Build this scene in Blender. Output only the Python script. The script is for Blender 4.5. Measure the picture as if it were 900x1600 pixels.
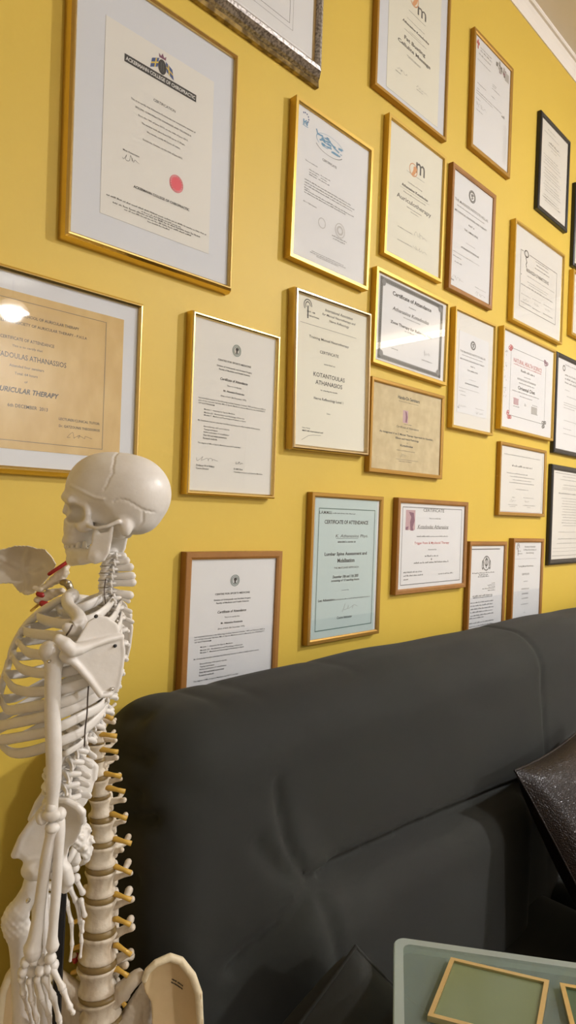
import bpy, math, random
import numpy as np
from mathutils import Vector, Matrix

for _o in list(bpy.data.objects):
    bpy.data.objects.remove(_o)
SC = bpy.context.scene
COL = SC.collection

# ------------------------------------------------------------------ camera, light, exposure
H = 1.25                                   # camera height above the floor
CF = Vector((0.703597, 0.710599, -0.000620))
CR = Vector((0.710190, -0.703161, 0.034570))
CU = Vector((-0.024129, 0.024764, 0.999402))
FPX = 1000.0
CAM = Vector((0, 0, H))
cam_d = bpy.data.cameras.new('camera')
cam_d.sensor_fit = 'VERTICAL'
cam_d.sensor_height = 36.0
cam_d.lens = 36.0 * FPX / 1600.0
cam_d.clip_start = 0.02
cam = bpy.data.objects.new('camera', cam_d)
COL.objects.link(cam)
m = Matrix.Identity(4)
for i in range(3):
    m[i][0] = CR[i]; m[i][1] = CU[i]; m[i][2] = -CF[i]; m[i][3] = CAM[i]
cam.matrix_world = m
SC.camera = cam

world = bpy.data.worlds.new('world')
SC.world = world
world.use_nodes = True
world.node_tree.nodes['Background'].inputs[0].default_value = (1.0, 0.86, 0.68, 1)
world.node_tree.nodes['Background'].inputs[1].default_value = 0.05

LAMP_A = (2.40, -0.95, 2.52)               # pendant over the room, right of the camera
LAMP_B = (1.66, -2.66, 2.52)               # second pendant at the back of the room
def point_light(name, loc, power, radius, col):
    d = bpy.data.lights.new(name, 'POINT')
    d.energy = power; d.shadow_soft_size = radius; d.color = col
    o = bpy.data.objects.new(name, d); COL.objects.link(o); o.location = loc
    return o
point_light('pendant_light', LAMP_A, 94, 0.055, (1.0, 1.0, 1.03))
point_light('pendant_light', LAMP_B, 90, 0.06, (1.0, 1.0, 1.03))

SC.view_settings.view_transform = 'Standard'
SC.view_settings.look = 'None'
SC.view_settings.gamma = 1.0
SC.view_settings.use_curve_mapping = False
SC.view_settings.exposure = 0.50

# ------------------------------------------------------------------ helpers
def W(u, v, dep):
    """point seen at pixel (u, v) of the 900x1600 frame, dep metres in front of the camera"""
    return CAM + (CF + CR * ((u - 450.0) / FPX) - CU * ((v - 800.0) / FPX)) * dep

def tag(o, label=None, cat=None, group=None, kind=None):
    if label: o['label'] = label
    if cat: o['category'] = cat
    if group: o['group'] = group
    if kind: o['kind'] = kind
    return o

def empty(name, loc, label=None, cat=None, group=None):
    o = bpy.data.objects.new(name, None)
    o.empty_display_size = 0.05
    COL.objects.link(o); o.location = loc
    return tag(o, label, cat, group)

def link(name, me, mats, parent=None, smooth=False):
    o = bpy.data.objects.new(name, me)
    COL.objects.link(o)
    if not isinstance(mats, (list, tuple)): mats = [mats]
    if len(me.materials) == 0:
        for mt in mats: me.materials.append(mt)
    if smooth:
        me.polygons.foreach_set('use_smooth', [True] * len(me.polygons))
    if parent is not None:
        o.parent = parent
    return o

class MB:
    """collects polygons for one mesh"""
    def __init__(s): s.v = []; s.f = []; s.mi = []
    def poly(s, pts, mi=0):
        b = len(s.v); s.v += [tuple(p) for p in pts]; s.f.append(tuple(range(b, b + len(pts)))); s.mi.append(mi)
    def grid(s, rows, closed=False, caps=False, mi=0):
        b = len(s.v); n = len(rows[0])
        for r in rows: s.v += [tuple(p) for p in r]
        for i in range(len(rows) - 1):
            for j in range(n if closed else n - 1):
                k = (j + 1) % n
                s.f.append((b + i*n + j, b + i*n + k, b + (i+1)*n + k, b + (i+1)*n + j)); s.mi.append(mi)
        if caps:
            s.f.append(tuple(b + j for j in reversed(range(n)))); s.mi.append(mi)
            s.f.append(tuple(b + (len(rows)-1)*n + j for j in range(n))); s.mi.append(mi)
    def box(s, a, b, mi=0):
        x0, y0, z0 = a; x1, y1, z1 = b
        p = [(x0,y0,z0),(x1,y0,z0),(x1,y1,z0),(x0,y1,z0),(x0,y0,z1),(x1,y0,z1),(x1,y1,z1),(x0,y1,z1)]
        k = len(s.v); s.v += p
        for q in ((0,3,2,1),(4,5,6,7),(0,1,5,4),(1,2,6,5),(2,3,7,6),(3,0,4,7)):
            s.f.append(tuple(k + i for i in q)); s.mi.append(mi)
    def tube(s, pts, rad, n=10, flat=None, sub=0, mi=0, rounded=True):
        """round or flattened tube; flat = (axis vector, ratio) sets a long axis of the section"""
        pts = [Vector(p) for p in pts]
        rad = list(rad) if hasattr(rad, '__len__') else [rad] * len(pts)
        if sub: pts, rad = spline(pts, rad, sub)
        if rounded:
            d0 = (pts[0] - pts[1]).normalized(); d1 = (pts[-1] - pts[-2]).normalized()
            r0, r1 = rad[0], rad[-1]
            pts = [pts[0] + d0*r0*.9, pts[0] + d0*r0*.6] + pts + [pts[-1] + d1*r1*.6, pts[-1] + d1*r1*.9]
            rad = [r0*.3, r0*.78] + rad + [r1*.78, r1*.3]
        rows = []; prev = None
        for i, p in enumerate(pts):
            t = (pts[min(i+1, len(pts)-1)] - pts[max(i-1, 0)])
            t = t.normalized() if t.length > 1e-9 else Vector((0, 0, 1))
            if flat is not None: ref = Vector(flat[0])
            elif prev is not None: ref = prev
            else: ref = Vector((0, 0, 1)) if abs(t.z) < .9 else Vector((1, 0, 0))
            a = ref - t * ref.dot(t)
            if a.length < 1e-6: a = t.orthogonal()
            a.normalize(); b = t.cross(a); prev = a
            ka, kb = (1, 1) if flat is None else (1, flat[1])
            rows.append([p + a*(rad[i]*ka*math.cos(2*math.pi*j/n)) + b*(rad[i]*kb*math.sin(2*math.pi*j/n)) for j in range(n)])
        s.grid(rows, closed=True, caps=True, mi=mi)
    def ell(s, c, ax, nu=12, nv=8, mi=0):
        """ellipsoid: ax = three half-axis vectors"""
        c = Vector(c); a, b, d = [Vector(q) for q in ax]
        rows = []
        for i in range(nv + 1):
            th = math.pi * (0.012 + 0.976 * i / nv)
            rows.append([c + d*math.cos(th) + (a*math.cos(2*math.pi*j/nu) + b*math.sin(2*math.pi*j/nu))*math.sin(th) for j in range(nu)])
        s.grid(rows, closed=True, caps=True, mi=mi)
    def sph(s, c, r, mi=0): s.ell(c, ((r,0,0),(0,r,0),(0,0,r)), 10, 7, mi)
    def mesh(s, name):
        me = bpy.data.meshes.new(name)
        me.from_pydata(s.v, [], s.f)
        if any(s.mi): me.polygons.foreach_set('material_index', s.mi)
        me.update()
        return me
    def build(s, name, mats, parent=None, smooth=False):
        return link(name, s.mesh(name), mats, parent, smooth)

def spline(pts, rad, sub):
    P, Rr = [], []
    n = len(pts)
    for i in range(n - 1):
        p0 = pts[max(i-1, 0)]; p1 = pts[i]; p2 = pts[i+1]; p3 = pts[min(i+2, n-1)]
        for k in range(sub):
            t = k / sub
            P.append(0.5*((2*p1) + (p2-p0)*t + (2*p0-5*p1+4*p2-p3)*t*t + (3*p1-p0-3*p2+p3)*t*t*t))
            Rr.append(rad[i]*(1-t) + rad[i+1]*t)
    P.append(pts[-1]); Rr.append(rad[-1])
    return P, Rr

# ---- signed distance shapes and a surface-nets mesher, for bones and upholstery
def nets(fn, lo, hi, h):
    ax = [np.arange(lo[i], hi[i] + h, h, dtype=np.float32) for i in range(3)]
    V = fn(ax[0][:, None, None], ax[1][None, :, None], ax[2][None, None, :])
    V = np.broadcast_to(V, tuple(len(a) for a in ax)).astype(np.float32)
    n = np.array(V.shape) - 1
    ins = V < 0
    cnt = np.zeros(n, np.int8)
    for dx in (0, 1):
        for dy in (0, 1):
            for dz in (0, 1):
                cnt += ins[dx:dx+n[0], dy:dy+n[1], dz:dz+n[2]]
    cells = np.argwhere((cnt > 0) & (cnt < 8))
    acc = np.zeros((len(cells), 3)); num = np.zeros(len(cells))
    I, J, K = cells.T
    cs = [(0,0,0),(1,0,0),(0,1,0),(1,1,0),(0,0,1),(1,0,1),(0,1,1),(1,1,1)]
    for a, b in ((0,1),(2,3),(4,5),(6,7),(0,2),(1,3),(4,6),(5,7),(0,4),(1,5),(2,6),(3,7)):
        A, B = cs[a], cs[b]
        va = V[I+A[0], J+A[1], K+A[2]]; vb = V[I+B[0], J+B[1], K+B[2]]
        w = (va < 0) != (vb < 0)
        t = np.where(w, va / np.where(w, va - vb, 1), 0)
        for c in range(3):
            acc[:, c] += np.where(w, A[c] + (B[c]-A[c])*t, 0)
        num += w
    pos = np.stack([ax[c][0] + (cells[:, c] + acc[:, c]/num)*h for c in range(3)], -1)
    idx = -np.ones(n, np.int64); idx[I, J, K] = np.arange(len(cells))
    F = []
    for c in range(3):
        d = [0,0,0]; d[c] = 1
        sl0 = tuple(slice(0 if k == c else 1, V.shape[k]-1) for k in range(3))
        sl1 = tuple(slice(1 if k == c else 1, V.shape[k] if k == c else V.shape[k]-1) for k in range(3))
        a, b = ins[sl0], ins[sl1]
        E = np.argwhere(a != b)
        flip = a[tuple(E.T)]
        E = E + np.array([0 if k == c else 1 for k in range(3)])
        o1, o2 = [(1, 2), (2, 0), (0, 1)][c]
        def at(s1, s2):
            q = E.copy(); q[:, o1] -= s1; q[:, o2] -= s2
            return idx[q[:, 0], q[:, 1], q[:, 2]]
        Q = np.stack([at(1,1), at(0,1), at(0,0), at(1,0)], -1)
        Q[~flip] = Q[~flip][:, ::-1]
        F.append(Q)
    F = np.concatenate(F)
    return pos, F[(F >= 0).all(1)]

def smin(a, b, k):
    h = np.clip(0.5 + 0.5*(b - a)/k, 0, 1)
    return b + (a - b)*h - k*h*(1 - h)
def smax(a, b, k): return -smin(-a, -b, k)
def ellip(x, y, z, c, r):
    k = np.sqrt(((x-c[0])/r[0])**2 + ((y-c[1])/r[1])**2 + ((z-c[2])/r[2])**2)
    return (k - 1)*min(r)*(0.6 + 0.4*1) 
def caps(x, y, z, a, b, r1, r2=None):
    r2 = r1 if r2 is None else r2
    d = [b[i]-a[i] for i in range(3)]; L = sum(q*q for q in d) + 1e-9
    t = np.clip(((x-a[0])*d[0] + (y-a[1])*d[1] + (z-a[2])*d[2])/L, 0, 1)
    return np.sqrt((x-a[0]-t*d[0])**2 + (y-a[1]-t*d[1])**2 + (z-a[2]-t*d[2])**2) - (r1 + (r2-r1)*t)
def chain(x, y, z, pts, r):
    f = None
    r = r if hasattr(r, '__len__') else [r]*len(pts)
    for i in range(len(pts)-1):
        g = caps(x, y, z, pts[i], pts[i+1], r[i], r[i+1])
        f = g if f is None else np.minimum(f, g)
    return f
def rbox(x, y, z, lo, hi, r):
    q = [abs(v - (a+b)/2) - (b-a)/2 + r for v, a, b in ((x, lo[0], hi[0]), (y, lo[1], hi[1]), (z, lo[2], hi[2]))]
    return np.sqrt(np.maximum(q[0],0)**2 + np.maximum(q[1],0)**2 + np.maximum(q[2],0)**2) + np.minimum(np.maximum(q[0], np.maximum(q[1], q[2])), 0) - r
def seg2(x, y, pts):
    f = None
    for a, b in zip(pts[:-1], pts[1:]):
        dx, dy = b[0]-a[0], b[1]-a[1]
        t = np.clip(((x-a[0])*dx + (y-a[1])*dy)/(dx*dx+dy*dy+1e-9), 0, 1)
        g = np.sqrt((x-a[0]-t*dx)**2 + (y-a[1]-t*dy)**2)
        f = g if f is None else np.minimum(f, g)
    return f
def poly2(x, y, P):
    """signed distance to a polygon"""
    d = seg2(x, y, list(P) + [P[0]])
    ins = np.zeros(np.broadcast(x, y).shape, bool)
    n = len(P)
    for i in range(n):
        a, b = P[i], P[(i+1) % n]
        if a[1] == b[1]: continue
        c = ((a[1] > y) != (b[1] > y)) & (x < (b[0]-a[0])*(y-a[1])/(b[1]-a[1]) + a[0])
        ins = ins ^ c
    return np.where(ins, -d, d)

def np_mesh(name, pos, F):
    me = bpy.data.meshes.new(name)
    me.vertices.add(len(pos)); me.vertices.foreach_set('co', np.asarray(pos, np.float32).ravel())
    me.loops.add(F.size); me.loops.foreach_set('vertex_index', F.ravel().astype(np.int32))
    me.polygons.add(len(F))
    me.polygons.foreach_set('loop_start', np.arange(0, F.size, 4, dtype=np.int32))
    me.update(calc_edges=True); me.validate()
    return me
def relax(pos, F, it=1, lam=.5):
    for _ in range(it):
        s = np.zeros_like(pos); c = np.zeros(len(pos))
        for k in range(4):
            a, b = F[:, k], F[:, (k+1) % 4]
            np.add.at(s, a, pos[b]); np.add.at(c, a, 1)
        pos = pos*(1-lam) + lam*s/np.maximum(c, 1)[:, None]
    return pos
def view_sdf(name, fn, lo, hi, h, centre, mat, parent, sm=1, mirror=None):
    """fn in units of 'pixels at the depth of centre': x right, y down, z towards the viewer"""
    uc, vc, dc = centre
    pos, F = nets(fn, lo, hi, h)
    if sm: pos = relax(pos, F, sm)
    mm = dc / FPX
    o = np.array(W(uc, vc, dc)); R_, U_, F_ = np.array(CR), np.array(CU), np.array(CF)
    P = o + ((pos[:, 0:1]-uc)*R_ - (pos[:, 1:2]-vc)*U_ - pos[:, 2:3]*F_)*mm
    F = F[:, ::-1] if False else F
    if mirror is not None:
        P = mirror(P); F = F[:, ::-1]
    return link(name, np_mesh(name, P, F[:, ::-1]), mat, parent, True)

# ------------------------------------------------------------------ materials
def mat(name, col, rough=.5, metal=0, spec=.5, noise=None, bump=None, sheen=0, coat=0):
    mt = bpy.data.materials.new(name); mt.use_nodes = True
    nt = mt.node_tree; b = nt.nodes['Principled BSDF']
    b.inputs['Base Color'].default_value = (*col, 1)
    b.inputs['Roughness'].default_value = rough
    b.inputs['Metallic'].default_value = metal
    b.inputs['Specular IOR Level'].default_value = spec
    if sheen:
        b.inputs['Sheen Weight'].default_value = sheen
        b.inputs['Sheen Roughness'].default_value = .5
    if coat:
        b.inputs['Coat Weight'].default_value = coat
        b.inputs['Coat Roughness'].default_value = .1
    tc = nt.nodes.new('ShaderNodeTexCoord')
    if noise:      # (scale, other colour, low, high, stretch)
        mp = nt.nodes.new('ShaderNodeMapping'); mp.inputs['Scale'].default_value = noise[4] if len(noise) > 4 else (1, 1, 1)
        nz = nt.nodes.new('ShaderNodeTexNoise'); nz.inputs['Scale'].default_value = noise[0]; nz.inputs['Detail'].default_value = 6
        rp = nt.nodes.new('ShaderNodeValToRGB')
        rp.color_ramp.elements[0].position = noise[2]; rp.color_ramp.elements[0].color = (*noise[1], 1)
        rp.color_ramp.elements[1].position = noise[3]; rp.color_ramp.elements[1].color = (*col, 1)
        nt.links.new(tc.outputs['Object'], mp.inputs['Vector']); nt.links.new(mp.outputs['Vector'], nz.inputs['Vector'])
        nt.links.new(nz.outputs['Fac'], rp.inputs['Fac']); nt.links.new(rp.outputs['Color'], b.inputs['Base Color'])
    if bump:       # (scale, strength, distance, kind)
        kind = bump[3] if len(bump) > 3 else 'noise'
        if kind == 'noise':
            bz = nt.nodes.new('ShaderNodeTexNoise'); bz.inputs['Scale'].default_value = bump[0]; bz.inputs['Detail'].default_value = 5
            out = bz.outputs['Fac']
        else:
            bz = nt.nodes.new('ShaderNodeTexVoronoi'); bz.inputs['Scale'].default_value = bump[0]; bz.feature = 'DISTANCE_TO_EDGE'
            out = bz.outputs['Distance']
            rr = nt.nodes.new('ShaderNodeMapRange'); rr.inputs['From Max'].default_value = .18
            nt.links.new(out, rr.inputs['Value']); out = rr.outputs['Result']
        bp = nt.nodes.new('ShaderNodeBump'); bp.inputs['Strength'].default_value = bump[1]; bp.inputs['Distance'].default_value = bump[2]
        nt.links.new(tc.outputs['Object'], bz.inputs['Vector']); nt.links.new(out, bp.inputs['Height']); nt.links.new(bp.outputs['Normal'], b.inputs['Normal'])
    return mt

def glassy(name, tint, transp, refl_col=(1, 1, 1)):
    """clear sheet: see-through with a Fresnel reflection"""
    mt = bpy.data.materials.new(name); mt.use_nodes = True
    nt = mt.node_tree; nt.nodes.clear()
    out = nt.nodes.new('ShaderNodeOutputMaterial')
    tr = nt.nodes.new('ShaderNodeBsdfTransparent'); tr.inputs[0].default_value = (*tint, 1)
    gl = nt.nodes.new('ShaderNodeBsdfGlossy'); gl.inputs['Roughness'].default_value = 0.02; gl.inputs[0].default_value = (*refl_col, 1)
    lw = nt.nodes.new('ShaderNodeLayerWeight'); lw.inputs[0].default_value = .5
    pw = nt.nodes.new('ShaderNodeMath'); pw.operation = 'POWER'; pw.inputs[1].default_value = 5
    fr = nt.nodes.new('ShaderNodeMath'); fr.operation = 'MULTIPLY_ADD'; fr.inputs[1].default_value = .965; fr.inputs[2].default_value = .035
    nt.links.new(lw.outputs['Facing'], pw.inputs[0]); nt.links.new(pw.outputs[0], fr.inputs[0])
    mx = nt.nodes.new('ShaderNodeMixShader')
    nt.links.new(fr.outputs[0], mx.inputs[0]); nt.links.new(tr.outputs[0], mx.inputs[1]); nt.links.new(gl.outputs[0], mx.inputs[2])
    last = mx
    if transp < 1:
        df = nt.nodes.new('ShaderNodeBsdfDiffuse'); df.inputs[0].default_value = (*refl_col, 1)
        m2 = nt.nodes.new('ShaderNodeMixShader'); m2.inputs[0].default_value = transp
        nt.links.new(df.outputs[0], m2.inputs[1]); nt.links.new(mx.outputs[0], m2.inputs[2]); last = m2
    nt.links.new(last.outputs[0], out.inputs[0])
    return mt

M = {}
M['wall'] = mat('yellow_wall_paint', (.665, .470, .064), .55, noise=(3, (.642, .452, .060), .35, .65), bump=(90, .06, .004))
M['cream'] = mat('cream_wall_paint', (.74, .69, .60), .7)
M['ceiling'] = mat('ceiling_paint', (.80, .74, .64), .8)
M['cornice'] = mat('cornice_plaster', (.84, .80, .74), .6)
M['floor'] = mat('floor_wood', (.30, .19, .10), .45, noise=(6, (.22, .13, .06), .35, .65, (1, 12, 1)))
M['gold'] = mat('bright_gold_metal', (.72, .52, .19), .27, 1)
M['satin'] = mat('satin_gold_metal', (.60, .40, .095), .40, .85)
M['champagne'] = mat('champagne_gold_metal', (.60, .46, .25), .30, 1)
M['oldgold'] = mat('brownish_gold', (.42, .235, .045), .42, .55)
M['wood'] = mat('honey_wood', (.36, .165, .035), .42, noise=(30, (.28, .12, .024), .3, .7, (1, 1, .12)))
M['black'] = mat('black_lacquer', (.012, .012, .014), .3)
M['silver'] = mat('antique_silver', (.50, .46, .42), .42, .6, noise=(210, (.16, .14, .125), .36, .62), bump=(300, .35, .001))
M['silver_edge'] = mat('antique_gold_edge', (.46, .34, .13), .42, .6, noise=(70, (.16, .11, .04), .40, .60))
M['mat_grey'] = mat('grey_mount_board', (.67, .68, .73), .8)
M['board'] = mat('backing_board', (.25, .17, .10), .9)
M['paper_white'] = mat('white_paper', (.75, .74, .755), .75)
M['paper_cream'] = mat('cream_paper', (.77, .735, .63), .75)
M['paper_warm'] = mat('warm_white_paper', (.75, .72, .68), .75)
M['paper_blue'] = mat('pale_blue_paper', (.50, .60, .60), .75)
M['paper_tan'] = mat('tan_parchment', (.66, .46, .19), .75, noise=(45, (.60, .40, .15), .4, .65, (1, 1, .5)))
M['paper_parch'] = mat('parchment', (.64, .52, .30), .75, noise=(40, (.55, .43, .23), .4, .65))
INK = {}
for k_, c_ in dict(k=(.03, .03, .032), n=(.10, .098, .095), r=(.50, .06, .07), b=(.14, .32, .50), w=(.72, .70, .68),
                   o=(.70, .34, .16), g=(.10, .17, .15), y=(.70, .50, .08), d=(.05, .09, .25), p=(.42, .40, .39), s=(.74, .10, .14), f=(.22, .08, .14), l=(.52, .33, .36), e=(.55, .53, .52), h=(.26, .255, .25)).items():
    INK[k_] = mat('ink_' + {'k':'black','n':'grey','r':'red','b':'blue','w':'white','o':'orange','g':'dark_green','y':'yellow','d':'navy','p':'pale_grey','s':'seal_red','f':'maroon','l':'rose','e':'emboss','h':'mid_grey'}[k_], c_, .8)
INKS = list(INK); INKM = [INK[k] for k in INKS]
M['glass'] = glassy('picture_glass', (.985, .99, .985), 1)
M['bone'] = mat('white_plastic_bone', (.80, .765, .72), .36, noise=(60, (.75, .71, .655), .35, .6), bump=(160, .12, .002))
M['tooth'] = mat('tooth_enamel', (.84, .80, .72), .25)
M['cream_bone'] = mat('cream_plastic_bone', (.70, .62, .50), .42, noise=(120, (.52, .42, .30), .30, .52, (1, 1, .22)), bump=(220, .25, .002))
M['ilium'] = mat('beige_plastic_bone', (.64, .49, .28), .5, noise=(25, (.58, .43, .23), .35, .65))
M['crest'] = mat('pale_crest_bone', (.74, .64, .44), .45, bump=(200, .3, .003))
M['occiput'] = mat('smooth_cream_bone', (.74, .68, .58), .38, noise=(30, (.68, .61, .50), .35, .6), bump=(60, .15, .004))
M['disc'] = mat('brown_disc_rubber', (.23, .155, .055), .4)
M['nerve'] = mat('yellow_nerve_rubber', (.60, .36, .055), .45)
M['red'] = mat('red_artery_rubber', (.36, .02, .02), .35)
M['chrome'] = mat('chrome', (.75, .74, .72), .15, 1)
M['dull_metal'] = mat('dull_metal', (.35, .31, .24), .35, .9)
M['dark_metal'] = mat('black_metal', (.02, .02, .022), .35, .5)
M['wire'] = mat('dark_wire', (.10, .075, .06), .5, .5)
M['sofa'] = mat('charcoal_microfibre', (.023, .0242, .0205), .85, spec=.22, sheen=.04, noise=(4, (.0205, .0212, .019), .35, .65), bump=(900, .15, .0006))
M['croc'] = mat('brown_croc_leather', (.013, .006, .0045), .36, spec=.28, noise=(5, (.009, .0045, .0035), .35, .65), bump=(230, .45, .0012, 'cells'))
M['table_glass'] = glassy('green_tinted_glass', (.70, .80, .74), .68, (.38, .45, .41))
M['glass_edge'] = glassy('bright_glass_edge', (.75, .84, .78), .45, (.55, .61, .56))
M['coaster'] = mat('green_glass_coaster', (.155, .195, .10), .15)
M['coaster_dark'] = mat('deep_green_glass_coaster', (.05, .10, .06), .15)
M['rim'] = mat('brass_rim', (.70, .56, .32), .3, 1)
M['cabinet'] = mat('dark_wood_cabinet', (.12, .07, .04), .5)
M['lamp'] = mat('lamp_metal', (.3, .28, .25), .3, 1)
em = bpy.data.materials.new('lamp_globe_glow'); em.use_nodes = True
_b = em.node_tree.nodes['Principled BSDF']; _b.inputs['Emission Color'].default_value = (1, .86, .66, 1); _b.inputs['Emission Strength'].default_value = 1.6
M['globe'] = em
em = em.copy(); em.name = 'strip_lamp_glow'; em.node_tree.nodes['Principled BSDF'].inputs['Emission Strength'].default_value = 5; M['tube'] = em

# ------------------------------------------------------------------ room
WY = 0.8605
CZ = H + 1.480
RX0, RX1, RY0 = -1.7, 4.3, -3.3
def slab(name, a, b, mt, kind='structure', label=None, cat=None):
    q = MB(); q.box(a, b); o = q.build(name, mt); tag(o, label, cat, None, kind); return o
slab('floor', (RX0, RY0, -.05), (RX1, WY, 0), M['floor'], label='brown wooden floor of the room', cat='floor')
slab('ceiling', (RX0, RY0, CZ), (RX1, WY, CZ + .05), M['ceiling'], label='beige ceiling above the yellow wall', cat='ceiling')
slab('wall_back', (RX0, WY, 0), (RX1, WY + .1, CZ), M['wall'], label='yellow painted wall covered with framed certificates', cat='wall')
slab('wall_left', (RX0 - .1, RY0, 0), (RX0, WY, CZ), M['cream'], label='cream wall at the left end of the room', cat='wall')
slab('wall_right', (RX1, RY0, 0), (RX1 + .1, WY, CZ), M['cream'], label='cream wall at the far right end of the room', cat='wall')
slab('wall_front', (RX0, RY0 - .1, 0), (RX1, RY0, CZ), M['cream'], label='cream wall behind the camera', cat='wall')
q = MB()
prof = [(WY, H+1.4335), (WY-.003, H+1.4335), (WY-.005, H+1.440), (WY-.007, H+1.452), (WY-.010, H+1.462), (WY-.0145, H+1.470),
        (WY-.0145, H+1.4715), (WY-.021, H+1.4715), (WY-.024, H+1.475), (WY-.024, CZ), (WY, CZ)]
q.grid([[(x, y, z) for y, z in prof] for x in (RX0, RX1)], closed=True, caps=True)
tag(q.build('trim_1', M['cornice']), 'white moulded cornice between yellow wall and ceiling', 'cornice', None, 'structure')
def cornice(name, fn, a, b, label):
    q = MB(); q.grid([[fn(t, WY - y, z) for y, z in prof] for t in (a, b)], closed=True, caps=True)
    tag(q.build(name, M['cornice']), label, 'cornice', None, 'structure')
cornice('trim_2', lambda t, o, z: (RX1 - o*3, t, z), RY0, WY - .03, 'white moulded cornice on the right end wall')
cornice('trim_3', lambda t, o, z: (t, RY0 + o*3, z), RX0, RX1, 'white moulded cornice on the wall behind the camera')
r = empty('strip_lamp', (RX1 - .001, -1.30, CZ - .075), 'white strip lamp below the cornice of the right end wall', 'lamp')
q = MB(); q.box((-.03, -.36, -.012), (0, .36, .022)); q.build('housing', M['cornice'], r)
q = MB(); q.tube([(-.042, -.35, .004), (-.042, .35, .004)], .026, 12); q.build('tube', M['tube'], r, True)
for nm, lc in (('pendant_lamp', LAMP_A), ('pendant_lamp', LAMP_B)):
    r = empty(nm, lc, 'globe pendant lamp hanging from the ceiling ' + ('at the right of the room' if lc is LAMP_A else 'at the back of the room'), 'lamp', 'pendant lamps')
    q = MB(); q.tube([(0, 0, .075), (0, 0, CZ - lc[2] - .002)], .006, rounded=False); q.build('cord', M['lamp'], r)
    q = MB(); q.tube([(0, 0, .06), (0, 0, .09)], .03, 16, rounded=False); q.build('cap', M['lamp'], r)
    q = MB(); rows = []
    for i in range(9):      # open glass shade ring around the bulb
        th = math.pi*(.12 + .3*i/8); rows.append([(.11*math.sin(th)*math.cos(2*math.pi*j/20), .11*math.sin(th)*math.sin(2*math.pi*j/20), .11*math.cos(th) - .03) for j in range(20)])
    q.grid(rows, closed=True); q.build('lamp_shade', M['globe'], r, True)
FR={
 'F1':(0.5365, 0.5670, 0.2990, 0.4020, 0.0040, 0.01, (0.0023, -0.0082, 0.1947, 0.2819)),
 'F2':(0.3375, 0.1720, 0.3630, 0.2700, 0.0000, 0.01, (0.0000, 0.0000, 0.2970, 0.2050)),
 'F3':(0.6495, 1.0230, 0.4990, 0.3940, 0.0000, 0.034, (0.0000, 0.0000, 0.4310, 0.3260)),
 'F4':(0.7032, 0.1701, 0.1959, 0.2958, -0.0015, 0.0075, (0.0000, 0.0000, 0.1809, 0.2808)),
 'F5':(0.9333, 0.6163, 0.2303, 0.2975, -0.0086, 0.0085, (0.0000, 0.0000, 0.2133, 0.2805)),
 'F6':(0.9525, 0.2707, 0.2285, 0.3009, 0.0209, 0.0095, (0.0000, 0.0000, 0.2095, 0.2819)),
 'F7':(1.1850, 1.0795, 0.2780, 0.3650, 0.0020, 0.008, (0.0039, -0.0055, 0.1999, 0.3160)),
 'F8':(1.2119, 0.7112, 0.2286, 0.3022, -0.0068, 0.009, (0.0000, 0.0000, 0.2106, 0.2842)),
 'F9':(1.2180, 0.4227, 0.2898, 0.2043, -0.0120, 0.009, (-0.0052, 0.0006, 0.2619, 0.1829)),
 'F10':(1.2140, 0.1920, 0.2860, 0.2020, 0.0030, 0.009, (0.0000, 0.0000, 0.2680, 0.1840)),
 'F11':(1.4658, 0.7095, 0.2179, 0.3067, -0.0059, 0.0115, (0.0000, 0.0000, 0.1949, 0.2837)),
 'F12':(1.4973, 0.3722, 0.2089, 0.2989, 0.0049, 0.0075, (-0.0018, -0.0051, 0.1503, 0.2039)),
 'F13':(1.8591, 0.6996, 0.3397, 0.2839, 0.0015, 0.008, (0.0000, 0.0000, 0.3237, 0.2679)),
 'F14':(1.8146, 0.3897, 0.3454, 0.2831, -0.0000, 0.008, (0.0000, 0.0000, 0.3294, 0.2671)),
 'F15':(1.5422, 1.0853, 0.2111, 0.3011, 0.0035, 0.011, (0.0000, 0.0000, 0.1891, 0.2791)),
 'F16':(1.9350, 1.0634, 0.2170, 0.2903, -0.0076, 0.014, (0.0000, 0.0000, 0.1890, 0.2623)),
 'F17':(2.1480, 0.3730, 0.3040, 0.3180, 0.0000, 0.016, (0.0000, 0.0000, 0.2720, 0.2860)),
 'F18':(1.7966, 0.1123, 0.2968, 0.2035, 0.0016, 0.0095, (0.0000, 0.0000, 0.2778, 0.1845)),
 'F19':(2.1350, 0.0190, 0.2900, 0.3180, 0.0000, 0.018, (0.0000, 0.0000, 0.2540, 0.2820)),
 'F20':(1.3333, -0.0693, 0.3055, 0.2188, -0.0002, 0.0115, (0.0000, 0.0000, 0.2825, 0.1958)),
 'F21':(1.6025, -0.2085, 0.2050, 0.2930, -0.0100, 0.0115, (0.0000, 0.0000, 0.1820, 0.2700)),
 'F22':(1.8465, -0.2025, 0.2030, 0.2950, -0.0100, 0.0115, (0.0000, 0.0000, 0.1800, 0.2720)),
 'F23':(1.0124, -0.1091, 0.2272, 0.2969, -0.0024, 0.0095, (-0.0009, -0.0003, 0.1971, 0.2779)),
 'F24':(0.7150, -0.2235, 0.2160, 0.3030, -0.0120, 0.0125, (0.0000, 0.0000, 0.1910, 0.2780)),
 'F25':(2.2450, 0.7135, 0.2900, 0.2130, 0.0000, 0.01, (0.0000, 0.0000, 0.2700, 0.1930)),
 'F26':(2.2080, 0.9650, 0.2240, 0.2700, 0.0000, 0.014, (0.0000, 0.0000, 0.1960, 0.2420)),
}
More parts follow.
